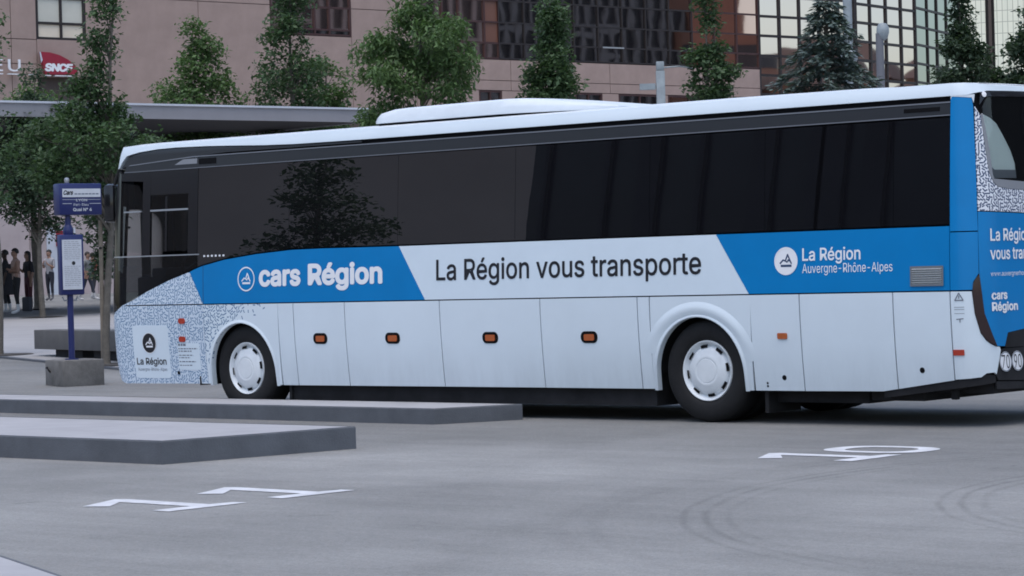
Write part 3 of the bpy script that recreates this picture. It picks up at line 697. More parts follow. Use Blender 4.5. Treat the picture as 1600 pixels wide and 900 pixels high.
mb=MB(); stroke(mb,[(2.762,1.115),(2.835,1.115),(2.798,1.178),(2.762,1.115)],.009,on(.0075)); stroke(mb,[(2.798,1.155),(2.798,1.130)],.008,on(.0075))
for z in (1.055,1.035,1.0): stroke(mb,[(2.755,z),(2.84,z)],.004,on(.0075))
stroke(mb,[(2.77,.95),(2.83,.955)],.008,on(.0075)); stroke(mb,[(2.80,.953),(2.80,.925)],.008,on(.0075))
mb.build("warning_print",M['print_grey'],bus)

# --- mirror
mr=empty("mirror",(0,0,0)); mr.parent=bus
mb=MB(); Mm=Matrix.Translation((-8.64,.36,2.38))@Matrix.Rotation(R(18),4,'Z')
mb.box(-.10,.05,-.13,.13,-.22,.23,0,Mm); o=mb.build("mirror_housing",M['blackgloss'],mr,bevel=.05)
mb=MB(); mb.box(.051,.054,-.10,.10,-.185,.19,0,Mm); mb.build("mirror_face",M['mirrorglass'],mr)
mb=MB(); mb.tube([(-8.40,.45,2.82),(-8.60,.40,2.78),(-8.65,.36,2.60)],.022,7); mb.tube([(-8.50,.45,2.10),(-8.60,.40,2.10),(-8.64,.36,2.18)],.014,6); mb.build("mirror_arm",M['rubber'],mr,smooth=True)

# --- wheels
def wheel(x,y,side,rz=0.0,dual=False):
    wh=empty("wheel",(x,y,.487),rz); wh.parent=bus
    if side<0: wh.rotation_euler=(0,0,PI)
    wd=.60 if dual else .29
    mb=MB()
    mb.lathe_y([(.284,.035),(.300,.014),(.340,.002),(.395,-.003),(.440,.008),(.466,.022),(.478,.045),(.486,.060),(.487,.09),(.487,.25),(.478,.28),(.44,.29)]+([(.30,.30),(.30,.34),(.44,.35),(.478,.37),(.487,.40),(.487,.56),(.45,.60),(.30,.60)] if dual else [(.28,.29)]),56)
    for q in (.11,.155,.20): mb.lathe_y([(.4875,q),(.4885,q+.005),(.4875,q+.01)],40)
    mb.build("tyre",M['rubber'],wh,smooth=True,ang=50)
    mb=MB(); mb.lathe_y([(.286,.05),(.287,.022),(.281,.012),(.272,.014),(.262,.030),(.250,.052),(.238,.060),(.215,.055)],56); mb.lathe_y([(.286,.05),(.26,.2),(.10,.25)],40)
    mb.build("rim",M['rim'],wh,smooth=True,ang=55)
    mb=MB(); mb.lathe_y([(.232,.062),(.224,.040),(.210,.028),(.180,.016),(.150,.008),(.140,.004),(.118,.001),(.114,.004),(.110,-.001),(.06,-.004),(.0,-.005)],56)
    hc=mb.build("hubcap",M['rim'],wh,smooth=True,ang=45)
    mb=MB()
    for k in range(8):
        a0=2*PI*(k+.2)/8
        for j in range(4):
            pass
        pts=[(r_,a0+(.30 if 1 else 0)*(i-.5)) for i in (0,1) for r_ in (.246,.222)]
        vs=[]
        for i in range(5):
            a=a0+.34*(i/4-.5)
            for r_,yy in ((.247,.030),(.218,.022)): vs.append((r_*math.cos(a),yy,r_*math.sin(a)))
        mb.add(vs,[(2*i,2*i+1,2*i+3,2*i+2) for i in range(4)])
    tag(mb.build("hubcap_slots",M['core'],wh),kind="stuff")
    return wh
wheel(0.015,.070,1,0,True); wheel(-6.235,.070,1,R(-2.5))
wheel(0.015,WID-.07,-1,0,True); wheel(-6.19,WID-.07,-1)
mb=MB(); mb.tube([(.015,.3,.487),(.015,WID-.3,.487)],.11,10); mb.tube([(-6.19,.3,.487),(-6.19,WID-.3,.487)],.08,8); mb.build("axle",M['under'],bus)
for x in (-6.19,.015):
    mb=MB(); vs=[]; 
    for k in range(15):
        a=PI*k/14
        for y in (.08,.78): vs.append((x+ (.60)*math.cos(a),y,.46+.62*math.sin(a)))
    mb.add(vs,[(2*k,2*k+1,2*k+3,2*k+2) for k in range(14)]); mb.build("wheel_well",M['under'],bus)
mb=MB(); mb.box(.66,.70,.10,.62,.10,.42); mb.build("mud_flap",M['rubber'],bus)
mb=MB(); mb.box(-5.58,-5.55,.10,.5,.12,.36); mb.build("mud_flap",M['rubber'],bus)

# ================================================================== BUS STOP SIGN
M['stopblue']=mat("royal_blue_paint",(.013,.020,.105),.35,var=.05,vscale=4)
M['paper']=mat("timetable_paper",(.55,.57,.61),.6,var=.05,vscale=12)
base=empty("concrete_base",(-14.40,4.55,0),R(-19),label="weathered concrete block carrying the blue bus stop post",cat="concrete block")
mb=MB(); mb.box(-.42,.30,-.35,.28,-.02,.375); mb.build("block",M['concrete'],base,bevel=.025)
mb=MB(); mb.tube([(-.30,-.352,.27),(-.27,-.385,.26),(-.22,-.39,.27),(-.19,-.385,.24),(-.19,-.352,.20)],.012,6); mb.build("lifting_loop",M['under'],base,smooth=True)
stop=empty("bus_stop_sign",(-14.43,4.46,.375),R(75),label="royal blue bus stop post with header box and framed timetable",cat="bus stop sign")
mb=MB(); mb.tube([(0,0,0),(0,0,2.0)],.045,14); mb.tube([(0,0,2.0),(0,0,2.52)],.038,12); mb.lathe_z([(.10,.0),(.10,.015),(.0,.016)],18); mb.lathe_z([(.06,1.76),(.075,1.80),(.075,1.86),(.05,1.92)],14); mb.build("post",M['stopblue'],stop,smooth=True,ang=40)
mb=MB(); mb.lathe_z([(0,2.60),(.03,2.59),(.038,2.56),(.03,2.53),(.028,2.50)],12); mb.build("finial",M['silver'],stop,smooth=True)
hx,hz=.335,.225; zc=2.285
mb=MB(); mb.box(-.17,.49,-.11,.11,zc-hz,zc+hz); hd=mb.build("header_box",M['stopblue'],stop,bevel=.02)
mb=MB(); mb.box(-.125,.465,-.116,-.112,zc+.03,zc+.15); mb.build("header_strip",M['paper'],hd)
f1=lambda x,z:(x+.155,-.1175,z)
text_obj("lettering","Cars",-.265,-.115,zc+.062,.066,f1,M['print_black'],hd,bold=.03,shear=.35)
mb=MB(); 
for k in range(7): stroke(mb,[(-.09+k*.055,zc+.075),(-.055+k*.055,zc+.075)],.018,f1)
mb.build("faint_print",M['print_grey'],hd)
f2=lambda x,z:(x+.155,-.1125,z)
text_obj("lettering","LYON",-.07,.10,zc-.030,.035,f2,M['paper'],hd,bold=.01)
text_obj("lettering","Part-Dieu",-.11,.12,zc-.095,.035,f2,M['paper'],hd,bold=.0)
text_obj("lettering","Quai N° 4",-.12,.17,zc-.170,.045,f2,M['paper'],hd,bold=.02)
mb=MB(); stroke(mb,[(-.28,zc-.062),(-.14,zc-.062)],.006,f2); stroke(mb,[(.14,zc-.062),(.31,zc-.062)],.006,f2); stroke(mb,[(-.28,zc-.005),(.31,zc-.005)],.004,f2); mb.build("header_lines",M['paper'],hd)
mb=MB(); mb.box(-.165,.195,-.09,.05,.92,1.785); tc_=mb.build("timetable_case",M['stopblue'],stop,bevel=.025)
mb=MB(); mb.box(-.150,.150,-.106,-.102,1.00,1.71); mb.build("timetable_sheet",M['paper'],tc_)
mb=MB(); f3=lambda x,z:(x,-.1075,z); disc(mb,.02,1.375,.028,f3,n=14); mb.build("sheet_emblem",M['print_black'],tc_)
mb=MB()
for k in range(24):
    z=1.68-k*.027
    if abs(z-1.375)<.04: continue
    x=-.12
    while x<.10:
        l=random.uniform(.02,.07); stroke(mb,[(x,z),(min(.13,x+l),z)],.006,f3); x+=l+.015
tag(mb.build("sheet_print",M['framegrey'],tc_),kind="stuff")
mb=MB(); mb.tube([(-.12,0,.90),(-.09,0,.84),(0,0,.86),(.09,0,.84),(.12,0,.90)],.012,6); mb.build("case_bracket",M['silver'],stop,smooth=True)

# ================================================================== BENCH
bn=empty("bench",(-22.0,10.2,gz(-22,10.2)),math.atan2(9.2-10.15,3.05),label="long dark stone bench behind the bus stop post",cat="bench")
mb=MB(); mb.box(-.05,5.2,-.22,.25,.15,.49); mb.build("bench_slab",M['benchstone'],bn,bevel=.012)
for k in range(3):
    mb=MB(); mb.box(.70+k*1.7,1.9+k*1.7,-.12,.16,0,.15); mb.build("bench_foot",M['under'],bn)

# ================================================================== TREES
def leaf_mat(name,col,isl=.45,tr=.25):
    m=mat(name,col,.55,spec=.3,island=isl,var=.15,vscale=1.5)
    n=m.node_tree.nodes; L=m.node_tree.links; b=n["Principled BSDF"]; o=[x for x in n if x.type=='OUTPUT_MATERIAL'][0]
    t=n.new("ShaderNodeBsdfTranslucent"); mx=n.new("ShaderNodeMixShader"); mx.inputs[0].default_value=tr
    t.inputs[0].default_value=(col[0]*1.3,col[1]*1.5,col[2]*.8,1)
    L.new(b.outputs[0],mx.inputs[1]); L.new(t.outputs[0],mx.inputs[2]); L.new(mx.outputs[0],o.inputs[0]); return m
M['leaf_dark']=leaf_mat("dark_green_leaves",(.058,.100,.046))
M['leaf_mid']=leaf_mat("mid_green_leaves",(.082,.138,.052))
M['leaf_deep']=leaf_mat("deep_green_leaves",(.042,.068,.040))
M['needle']=leaf_mat("blue_green_needles",(.085,.118,.108),.5,.12)
M['bark']=mat("grey_brown_bark",(.13,.115,.095),.9,var=.25,vscale=9,bump=.01,bscale=30)
M['soil']=mat("dark_soil",(.055,.050,.046),.95,var=.3,vscale=6)
M['stakewood']=mat("pale_wooden_stake",(.20,.165,.125),.85,var=.2,vscale=8)
def prof_r(p,z): return lerp(z,[q[0] for q in p],[q[1] for q in p])
def leaf(mb,p,size,n_,asp=.55,droop=0.0):
    d=Vector((random.gauss(0,1),random.gauss(0,1),random.gauss(-.25-droop,.6))).normalized()
    a=d.cross(n_); 
    if a.length<.05: a=d.orthogonal()
    a.normalize(); l=size*random.uniform(.55,1.55); wv=a*l*asp*.5; nn=a.cross(d)
    mid=p+d*l*.45+nn*l*.06
    mb.add([p,mid+wv,p+d*l,mid-wv],[(0,1,2,3)])
def tree(name,label,x,y,profile,trunk_r,nclump,nleaf,lsize,lmat,cr=.34,lean=(0,0),group="young trees on the plaza",asp=.55,droop=0.0,cat="tree",stake=False,skew=(0,0),seed=1,zbase=None,outer=.55):
    random.seed(seed); g0=gz(x,y)+(.03 if tcoord(x,y)>40 else 0); t=empty(name,(x,y,g0),label=label,cat=cat,group=group)
    zb=profile[0][0]-g0; zt=profile[-1][0]-g0; pr=[(z-g0,r_) for z,r_ in profile]
    tr=MB(); tx=lambda z:Vector((lean[0]*z/zt+.03*math.sin(z*1.7+seed),lean[1]*z/zt+.03*math.cos(z*1.3+seed),z))
    zs=[-.05,.1,.5]+[.5+(zt*.97-.5)*k/9 for k in range(1,10)]
    tr.tube([tx(z) for z in zs],[trunk_r*(1.25 if z<.05 else 1)*max(.12,1-z/zt*.92) for z in zs],8)
    cl=[]; 
    wts=[]; zz=[zb+(zt-zb)*(k+.5)/24 for k in range(24)]
    wts=[max(.05,prof_r(pr,z))**1.4 for z in zz]
    for i in range(nclump):
        z=random.choices(zz,wts)[0]+random.uniform(-.5,.5)*(zt-zb)/24; r_=prof_r(pr,z); a=random.uniform(0,2*PI); q=r_*(outer+(1-outer)*random.random()) if random.random()<.72 else r_*random.random()*.7
        q=max(0,q-cr*.35)
        c=tx(min(z,zt))+Vector((math.cos(a)*q+skew[0]*(1-(z-zb)/(zt-zb)),math.sin(a)*q+skew[1]*(1-(z-zb)/(zt-zb)),0)); cl.append((c,random.uniform(.65,1.3)*cr))
        if i%2==0:
            z0=max(zb*.85,z-.35-q*.6); p0=tx(z0); m_=p0.lerp(c,.5)+Vector((0,0,.06+.1*q))
            tr.tube([p0,m_,c],[max(.012,trunk_r*.38*(1-z0/zt)+.008),.011,.005],5,cap=False)
    tr.build("trunk",M['bark'],t,smooth=True,ang=60)
    mb=MB()
    for c,r_ in cl:
        k_=int(nleaf*(r_/cr)**2*random.uniform(.6,1.25))
        for j in range(k_):
            d=Vector((random.gauss(0,1),random.gauss(0,1),random.gauss(0,.8))); d.normalize(); d*=r_*random.random()**.45; d.z*=.8
            leaf(mb,c+d,lsize,Vector((random.gauss(0,.6),random.gauss(0,.6),1)),asp,droop)
    mb.build("crown",lmat,t,fixn=False)
    sb=MB(); sb.lathe_z([(.62,.004),(.60,.012),(0,.014)],20); sb.build("tree_pit",M['soil'],t)
    if stake:
        sb=MB(); sb.tube([(-.056,-.036,-.05),(-.036,-.03,2.35)],.035,8); sb.build("stake",M['stakewood'],t,smooth=True)
        sb=MB(); sb.tube([(-.04,-.06,1.9),(.02,-.07,1.9)],.016,6); sb.build("tie",M['under'],t)
    return t
# near staked tree by the stop
tree("young_tree","tall staked young tree rising behind the bus stop sign",-18.05,8.21,[(2.5,.2),(2.9,.75),(3.3,1.2),(3.75,1.42),(4.05,.95),(4.5,.46),(5.0,.31),(5.5,.34),(6.1,.28),(7.0,.12)],.07,175,95,.080,M['leaf_dark'],cr=.25,stake=True,skew=(-.44,-.37),lean=(.24,.21),seed=3)
tree("young_tree","slim tree at the left edge with its crown cut off by the frame",-23.2,10.08,[(2.7,.35),(3.2,.85),(4.0,.75),(4.6,.4),(5.6,.35),(6.5,.2)],.085,46,110,.085,M['leaf_dark'],cr=.30,skew=(-.25,-.2),seed=5)
tree("young_tree","thin trunked plaza tree beside the standing group of people",-40.29,25.02,[(2.75,.5),(3.2,1.15),(4.2,1.3),(5.4,1.0),(6.6,.5),(7.2,.15)],.085,80,95,.12,M['leaf_deep'],cr=.42,seed=8)
tree("young_tree","dense dark tree filling the gap between staked tree and coach front",-30.0,18.5,[(1.6,.25),(2.2,.45),(3.2,.55),(4.2,.5),(5.0,.2)],.045,50,100,.11,M['leaf_deep'],cr=.30,seed=9)
# behind the canopy
tree("young_tree","rounded light green tree above the left part of the canopy",-44.8,34.9,[(5.0,1.1),(6.6,1.45),(7.6,1.2),(8.6,.7),(9.2,.25)],.12,75,130,.135,M['leaf_mid'],cr=.52,seed=11,group="trees behind the canopy",skew=(.2,.2))
tree("young_tree","tall columnar tree above the canopy, second from the left building window",-42.5,36.8,[(4.5,1.3),(6.6,1.45),(8.0,1.1),(9.2,.8),(10.3,.5),(11.0,.2)],.13,110,140,.135,M['leaf_dark'],cr=.50,seed=12,group="trees behind the canopy")
tree("young_tree","small light green tree in front of the lower station wall, left of the staked tree",-47.0,30.3,[(4.6,.8),(6.3,1.0),(7.0,.8),(7.55,.3)],.12,50,110,.125,M['leaf_mid'],cr=.42,seed=13,group="trees behind the canopy")
# over the coach roof
tree("broad_tree","broad spreading tree with drooping leaves above the front of the roof pod",-22.56,20.93,[(3.2,.7),(4.3,1.35),(5.2,1.45),(6.2,1.36),(6.75,1.0),(7.2,.45),(7.9,.2)],.10,120,210,.125,M['leaf_mid'],cr=.38,asp=.36,droop=.5,seed=21,group="trees above the coach roof")
tree("young_tree","light green tree behind the canopy end, between the columnar tree and the broad tree",-43.1,38.9,[(4.5,.8),(6.6,1.05),(7.6,.85),(8.5,.3)],.12,50,120,.135,M['leaf_mid'],cr=.44,seed=27,group="trees behind the canopy")
tree("young_tree","upright oval tree above the middle of the coach roof",-23.72,26.58,[(4.2,.5),(5.2,.75),(6.0,.72),(6.8,.5),(7.4,.38),(7.9,.15)],.09,78,150,.105,M['leaf_dark'],cr=.34,seed=22,group="trees above the coach roof")
tree("young_tree","ragged thin tree beside the grey camera post",-21.0,28.9,[(4.6,.35),(5.2,.62),(5.9,.68),(6.3,.55),(6.7,.25),(7.3,.16),(8.2,.1)],.08,56,110,.105,M['leaf_dark'],cr=.30,seed=23,group="trees above the coach roof",skew=(.15,.2))
tree("young_tree","dark slender tree above the rear roof corner of the coach",-13.95,28.36,[(4.4,.6),(5.2,.66),(5.7,.55),(6.3,.34),(7.0,.30),(7.8,.2)],.08,66,150,.10,M['leaf_deep'],cr=.28,seed=24,group="trees above the coach roof")
tree("young_tree","dark tree cut by the right edge of the frame, above the coach rear",-12.85,29.2,[(4.4,.6),(5.2,.55),(5.9,.42),(6.5,.2),(6.8,.08)],.08,40,115,.12,M['leaf_deep'],cr=.28,seed=25,group="trees above the coach roof")
tree("young_tree","low dark tree between the slender tree and the right edge tree",-14.1,30.2,[(4.2,.6),(5.0,.62),(5.4,.3)],.07,26,100,.12,M['leaf_deep'],cr=.28,seed=26,group="trees above the coach roof")
# blue-green conifer
def conifer(label,x,y,ztop,seed):
    random.seed(seed); g0=gz(x,y)+.03; t=empty("conifer",(x,y,g0),label=label,cat="conifer",group="trees above the coach roof"); H=ztop-g0
    tr=MB(); tr.tube([(0,0,-.05),(0,0,H*.5),(0,0,H)],[.13,.08,.015],8)
    mb=MB(); z=1.2
    while z<H-.1:
        L_=min(1.9,.14+(H-z)*.60); nb=8
        for k in range(nb):
            if random.random()<.12: continue
            a=2*PI*(k+random.random())/nb; l=L_*random.uniform(.65,1.12); d=Vector((math.cos(a),math.sin(a),0))
            pts=[Vector((0,0,z))+d*l*q+Vector((0,0,.12*l*q*(1-q)*3-.30*l*q*q)) for q in (0,.3,.65,1)]
            tr.tube(pts,[.016,.012,.008,.003],4,cap=False)
            for j in range(int(92*l)+10):
                q=random.uniform(.15,1); i=min(2,int(q*3)); p=pts[0].lerp(pts[1],q/.3) if q<.3 else (pts[1].lerp(pts[2],(q-.3)/.35) if q<.65 else pts[2].lerp(pts[3],(q-.65)/.35))
                sd=Vector((-d.y,d.x,0))*random.choice((-1,1)); dd=(d*.8+sd*random.uniform(.3,1)+Vector((0,0,random.uniform(-.75,.15)))).normalized(); ll=random.uniform(.11,.24)
                n_=Vector((random.gauss(0,.4),random.gauss(0,.4),1)); wv=dd.cross(n_).normalized()*ll*.17
                p=p+Vector((random.gauss(0,.03),random.gauss(0,.03),random.gauss(0,.03)))
                mb.add([p-wv*.5,p+dd*ll*.5+wv,p+dd*ll,p+dd*ll*.5-wv],[(0,1,2,3)])
        z+=random.uniform(.15,.21)
    tr.build("trunk",M['bark'],t,smooth=True); mb.build("crown",M['needle'],t,fixn=False)
conifer("blue green drooping conifer in front of the bright glass panes",-17.76,29.05,7.45,31)

# ================================================================== STATION BUILDING
M['stone']=mat("pink_brown_stone",(.345,.252,.216),.75,var=.10,vscale=1.2,bump=.004,bscale=25)
M['joint']=mat("dark_joint",(.085,.064,.056),.9)
M['bronze']=mat("dark_bronze_frame",(.020,.014,.013),.5)
M['redframe']=mat("red_brown_frame",(.055,.022,.020),.5)
def pane_mat(name,col,bump=.010,bs=.55,rough=.02):
    m=mat(name,col,rough,metal=1.0,bump=bump,bscale=bs,bdet=0.5); return m
M['pane_dark']=pane_mat("bronze_mirror_glass",(.34,.30,.29),bump=.0016,bs=.9)
M['pane_brown_reflection']=pane_mat("brown_reflection_mirror_glass",(.70,.50,.44),bump=.0012,bs=.7)  # same glass as its neighbours; reflected brown building is put into the tint
M['pane_sky_tint']=pane_mat("sky_tinted_mirror_glass",(.78,.68,.63),bump=.0012,bs=.7)  # same glass again; peach tone of the reflected sky is put into the tint
M['pane_green']=pane_mat("greenish_mirror_glass",(.34,.37,.33),bump=.0014,bs=.8)
M['pane_blind']=mat("pane_with_pale_blind",(.60,.585,.50),.25,var=.06,vscale=1.0,coat=.3)
M['pane_blind_low']=mat("pane_with_cream_blind",(.76,.66,.52),.25,var=.05,vscale=1.0,coat=.3)
M['pane_orange']=mat("orange_brown_panel",(.16,.070,.045),.4)
P0=Vector((-66.758,75.2355,0)); FAZ=R(90-10.4)
bld=empty("station_building",(P0.x,P0.y,0),FAZ,label="large pink brown stone station building with dark mirrored glass bays",cat="building")
mb=MB(); mb.box(-60,17.0,.16,14,0.3,24); mb.build("wall",M['joint'],bld)
PAN={}
def panel(s0,s1,z0,z1,mt='stone',nm="stone_panel",y=0.0,dp=.15,par=None):
    g=.015; key=(round(s1-s0,3),round(z1-z0,3),mt,nm,dp)
    if key not in PAN:
        mb=MB(); w_,h_=(s1-s0)/2-g,(z1-z0)/2-g; mb.box(-w_,w_,0,dp,-h_,h_); o=mb.build(nm,M[mt],par or bld); PAN[key]=o
    else:
        o=PAN[key].copy(); COL.objects.link(o); o.parent=par or bld
    o.location=((s0+s1)/2,y,(z0+z1)/2); return o
for a,b in ((-45,-39),(-39,-32.7),(-32.7,-26.41),(-26.41,-25.22)):
    for z0,z1 in ((8.5,10.60),(10.60,11.63),(11.63,15.7),(15.7,16.8)): panel(a,b,z0,z1)
for a,b in ((-22.86,-17.24),(-17.24,-13.47),(-9.03,-5.34)):
    for z0,z1 in ((8.5,10.5),(10.5,13.58),(13.58,16.8)) if a>-10 else ((8.5,13.58),(13.58,16.8)): panel(a,b,z0,z1)
panel(-25.22,-22.86,10.05,11.66)
for z0,z1 in ((8.5,10.5),(10.5,12.28)): panel(-13.47,-9.03,z0,z1)
for a,b in ((-5.34,.30),(.30,6.62),(6.62,12.9),(12.9,17.0)):
    panel(a,b,10.50,11.50); panel(a,b,10.02,10.50)
def win(name,cols,rws,y,frame,pane_fn,fw=.09,par=None,bm_=None):
    wnd=MB(); t=fw/2
    for c in cols: wnd.box(c-t,c+t,y-.05,y+.08,rws[0]-t,rws[-1]+t)
    for r_ in rws:
        for a,b in zip(cols[:-1],cols[1:]): wnd.box(a+t,b-t,y-.04,y+.07,r_-t,r_+t)
    f=wnd.build(name,M[frame],par or bld)
    for i in range(len(cols)-1):
        for j in range(len(rws)-1):
            k=pane_fn(i,j)
            if k is None: continue
            a,b,c,d=cols[i]+t,cols[i+1]-t,rws[j]+t,rws[j+1]-t
            mb=MB(); tl=(random.uniform(-.006,.006),random.uniform(-.006,.006))
            mb.add([(a,y+.03+tl[0],c),(b,y+.03-tl[0],c),(b,y+.03-tl[0]+tl[1],d),(a,y+.03+tl[0]+tl[1],d)],[(0,1,2,3)]); mb.build("pane",M[k],f,fixn=False)
    return f
random.seed(40)
win("window",[-25.17,-24.03,-22.93],[11.70,12.34,13.42,14.4,15.4],.05,'bronze',lambda i,j:'pane_blind_low' if j==0 else 'pane_blind',.10)
win("window",[-13.42,-11.04,-10.23,-9.07],[12.34,12.57,13.58,14.6,15.6],.05,'redframe',lambda i,j:'pane_brown_reflection' if j else 'pane_dark',.08)
win("curtain_wall",[-5.30,-3.75,-2.75,-1.22,-.35],[11.56,12.29,13.29,14.33,15.36,16.4],.06,'redframe',lambda i,j:'pane_orange' if i==3 and j>0 else 'pane_brown_reflection',.08)
win("curtain_wall",[-.35+k*1.577 for k in range(9)],[11.56,12.29,13.29,14.33,15.36,16.4],.05,'bronze',lambda i,j:'pane_dark',.07)
win("curtain_wall",[12.27+k*1.577 for k in range(4)],[11.56,12.29,13.29,14.33,15.36,16.4],.055,'redframe',lambda i,j:'pane_brown_reflection',.08)
for a,b in ((-1.62,-.33),(4.38,6.04),(7.22,9.97),(10.53,13.42)):
    win("window",[a,(a+b)/2,b],[8.6,9.5,9.97],.06,'redframe',lambda i,j:'pane_dark',.08)
for a,b in ((-5.34,-1.67),(-.28,4.33),(6.09,7.17),(10.02,10.48),(13.47,17.0)): panel(a,b,8.5,10.02)
mb=MB(); mb.box(6.21,7.6,-.02,.05,12.26,12.33); mb.build("light_strip",M['grille'],bld)
# lower front below the stone courses
M['entrance']=mat("pale_pink_entrance_wall",(.44,.365,.355),.6,var=.12,vscale=.6)
M['entrance_grey']=mat("grey_green_entrance_wall",(.42,.47,.455),.5,var=.25,vscale=.5)
M['posterwhite']=mat("white_hoarding",(.52,.55,.60),.5,var=.05,vscale=1.0)
M['signred']=mat("red_sign",(.29,.016,.036),.4,var=.1,vscale=2.0)
M['signred_dark']=mat("dark_red_board",(.14,.03,.035),.5)
for k in range(9):
    panel(-45+k*3.2,-45+(k+1)*3.2,.6,4.9,'entrance',"entrance_panel",.02,.13)
for k in range(10): panel(-16.2+k*3.32,-16.2+(k+1)*3.32,.6,4.9,'entrance_grey',"entrance_panel",.02,.13)
mb=MB(); mb.box(-45,17,-.02,.15,4.95,8.5); mb.build("fascia",M['joint'],bld)
panel(-25.05,-23.65,.7,3.75,'posterwhite',"hoarding",-.04,.06)
panel(-24.62,-24.02,2.95,3.62,'signred',"sign_panel",-.10,.05)
panel(-25.75,-25.35,3.0,3.75,'signred_dark',"sign_panel",-.06,.05)
mb=MB(); disc(mb,-24.30,2.72,.16,lambda x,z:(x,-.11,z),n=20); mb.build("sign_disc",M['print_white'],bld)
mb=MB(); disc(mb,-24.30,2.72,.10,lambda x,z:(x,-.112,z),n=20); stroke(mb,[(-24.6,3.05),(-24.38,2.80)],.08,lambda x,z:(x,-.112,z)); mb.build("sign_mark",M['signred'],bld)
mb=MB()
for x in (-27.3,-26.0,-24.9): mb.tube([(x,-3.5,.8),(x,-3.5,5.9)],.11,10)
# rooftop letters and railway sign
rs=empty("railway_sign",(P0.x,P0.y,0),FAZ,label="red swoosh shaped station sign with white SNCF letters on the stone wall",cat="sign")
mb=MB()
sh=[(-25.20,11.10),(-24.75,11.08),(-24.30,10.98),(-23.90,10.80),(-23.62,10.60),(-23.45,10.42),(-23.48,10.30),(-23.60,10.20),(-24.4,10.16),(-24.98,10.16),(-25.06,10.40),(-25.12,10.75)]
n=len(sh); mb.add([(x,-.28,z) for x,z in sh]+[(x,-.10,z) for x,z in sh],[tuple(range(n-1,-1,-1)),tuple(range(n,2*n))]+[(i,(i+1)%n,n+(i+1)%n,n+i) for i in range(n)])
mb.build("sign_board",M['signred'],rs)
mb=MB(); mb.add([(-25.27,-.285,11.09),(-25.20,-.285,11.09),(-25.12,-.285,10.76),(-25.19,-.285,10.62)],[(0,1,2,3)]); mb.build("sign_edge",M['posterwhite'],rs)
text_obj("lettering","SNCF",-25.03,-23.68,10.285,.34,lambda x,z:(x,-.286,z),M['print_white'],rs,bold=.05,shear=.12,space=.92)
mb=MB(); mb.box(-24.55,-23.75,-.3,-.1,10.09,10.13); mb.box(-25.0,-24.75,-.3,-.1,10.09,10.13); mb.build("light_bar",M['print_white'],rs)
sl_=empty("station_letters",(P0.x,P0.y,0),FAZ,label="white raised station letters ending in EU left of the red sign",cat="lettering")
xx=-28.9
for ch,wd in (("D",.62),("I",.14),("E",.48),("U",.56)):
    x0={"D":-28.75,"I":-27.98,"E":-27.42,"U":-26.68}[ch]
    v,f=text_tris(ch); a=min(q[0] for q in v); b=max(q[0] for q in v); c=min(q[1] for q in v); d=max(q[1] for q in v)
    mb=MB(); vv=[(x0+(x-a)/(b-a)*wd,-.22,10.25+(z-c)/(d-c)*.50) for x,z in v]; mb.add(vv,f); mb.add([(x,-.16,z) for x,y,z in vv],f)
    mb.build("letter",M['print_white'],sl_,fixn=False)
mb=MB()
for a,b in ((-28.8,-28.1),(-27.45,-26.95),(-26.72,-26.20),(-25.72,-25.48)): mb.box(a,b,-.24,-.12,10.115,10.155)
mb.build("light_bar",M['print_white'],sl_)
# drum of brighter mirrored panes: continues bld then turns away
win("curtain_wall",[17.05,18.57,20.05,21.54,23.0,24.35],[9.2,10.2,11.2,12.22,13.26,14.28,15.34,16.4],.05,'bronze',lambda i,j:'pane_sky_tint',.13)
mb=MB(); mb.box(17.0,24.35,.14,14,.5,24); mb.build("wall",M['joint'],bld)
Q2=Vector((-62.3768,99.1068,0)); a2=R(90+3.6)
wing=empty("glass_wing",(Q2.x,Q2.y,0),a2,label="bright mirrored glass wing with dark frames beyond the conifer",cat="building")
def wpar(n_): return n_
win("curtain_wall",[.0,1.72,3.50,5.22,6.86],[9.2,10.18,11.20,12.20,13.22,14.24,15.24,16.3],.05,'bronze',lambda i,j:'pane_sky_tint',.14,par=wing)
mb=MB(); mb.box(0,6.86,.14,12,.5,24); mb.build("wall",M['joint'],wing)
Q3=Vector((-62.8075,105.9532,0)); a3=R(90+14)
wing2=empty("glass_wing",(Q3.x,Q3.y,0),a3,label="greenish glass return of the wing behind the slender dark tree",cat="building")
win("curtain_wall",[0,2.24,4.06,5.92,8.5],[9.2,10.3,11.3,12.35,13.4,14.42,15.46,16.5],.05,'bronze',lambda i,j:'pane_green',.12,par=wing2)
mb=MB(); mb.box(0,8.5,.14,10,.5,24); mb.build("wall",M['joint'],wing2)
# pale gridded tower at the far right
def grid_mat():
    m=bpy.data.materials.new("pale_gridded_cladding"); m.use_nodes=True; n=m.node_tree.nodes; K=m.node_tree.links; b=n["Principled BSDF"]; b.inputs["Roughness"].default_value=.3
    tc=n.new("ShaderNodeTexCoord"); mp=n.new("ShaderNodeMapping"); mp.inputs["Rotation"].default_value=(R(90),0,0); K.new(tc.outputs["Object"],mp.inputs[0])
    br=n.new("ShaderNodeTexBrick"); br.offset=0.0; br.inputs["Scale"].default_value=1.0; br.inputs["Brick Width"].default_value=.46; br.inputs["Row Height"].default_value=1.0; br.inputs["Mortar Size"].default_value=.028
    br.inputs["Color1"].default_value=(.88,.86,.68,1); br.inputs["Color2"].default_value=(.83,.82,.65,1); br.inputs["Mortar"].default_value=(.42,.42,.33,1)
    K.new(mp.outputs[0],br.inputs[0]); K.new(br.outputs[0],b.inputs["Base Color"]); return m
M['tower']=grid_mat()
tw=empty("office_tower",(-103.2,182.4,0),R(25),label="pale greenish office tower with fine grid beyond the dark slender tree",cat="building")
mb=MB(); mb.box(-6.5,.35,0,20,0,60); mb.box(1.15,22,0,20,0,60); mb.build("wall",M['tower'],tw)
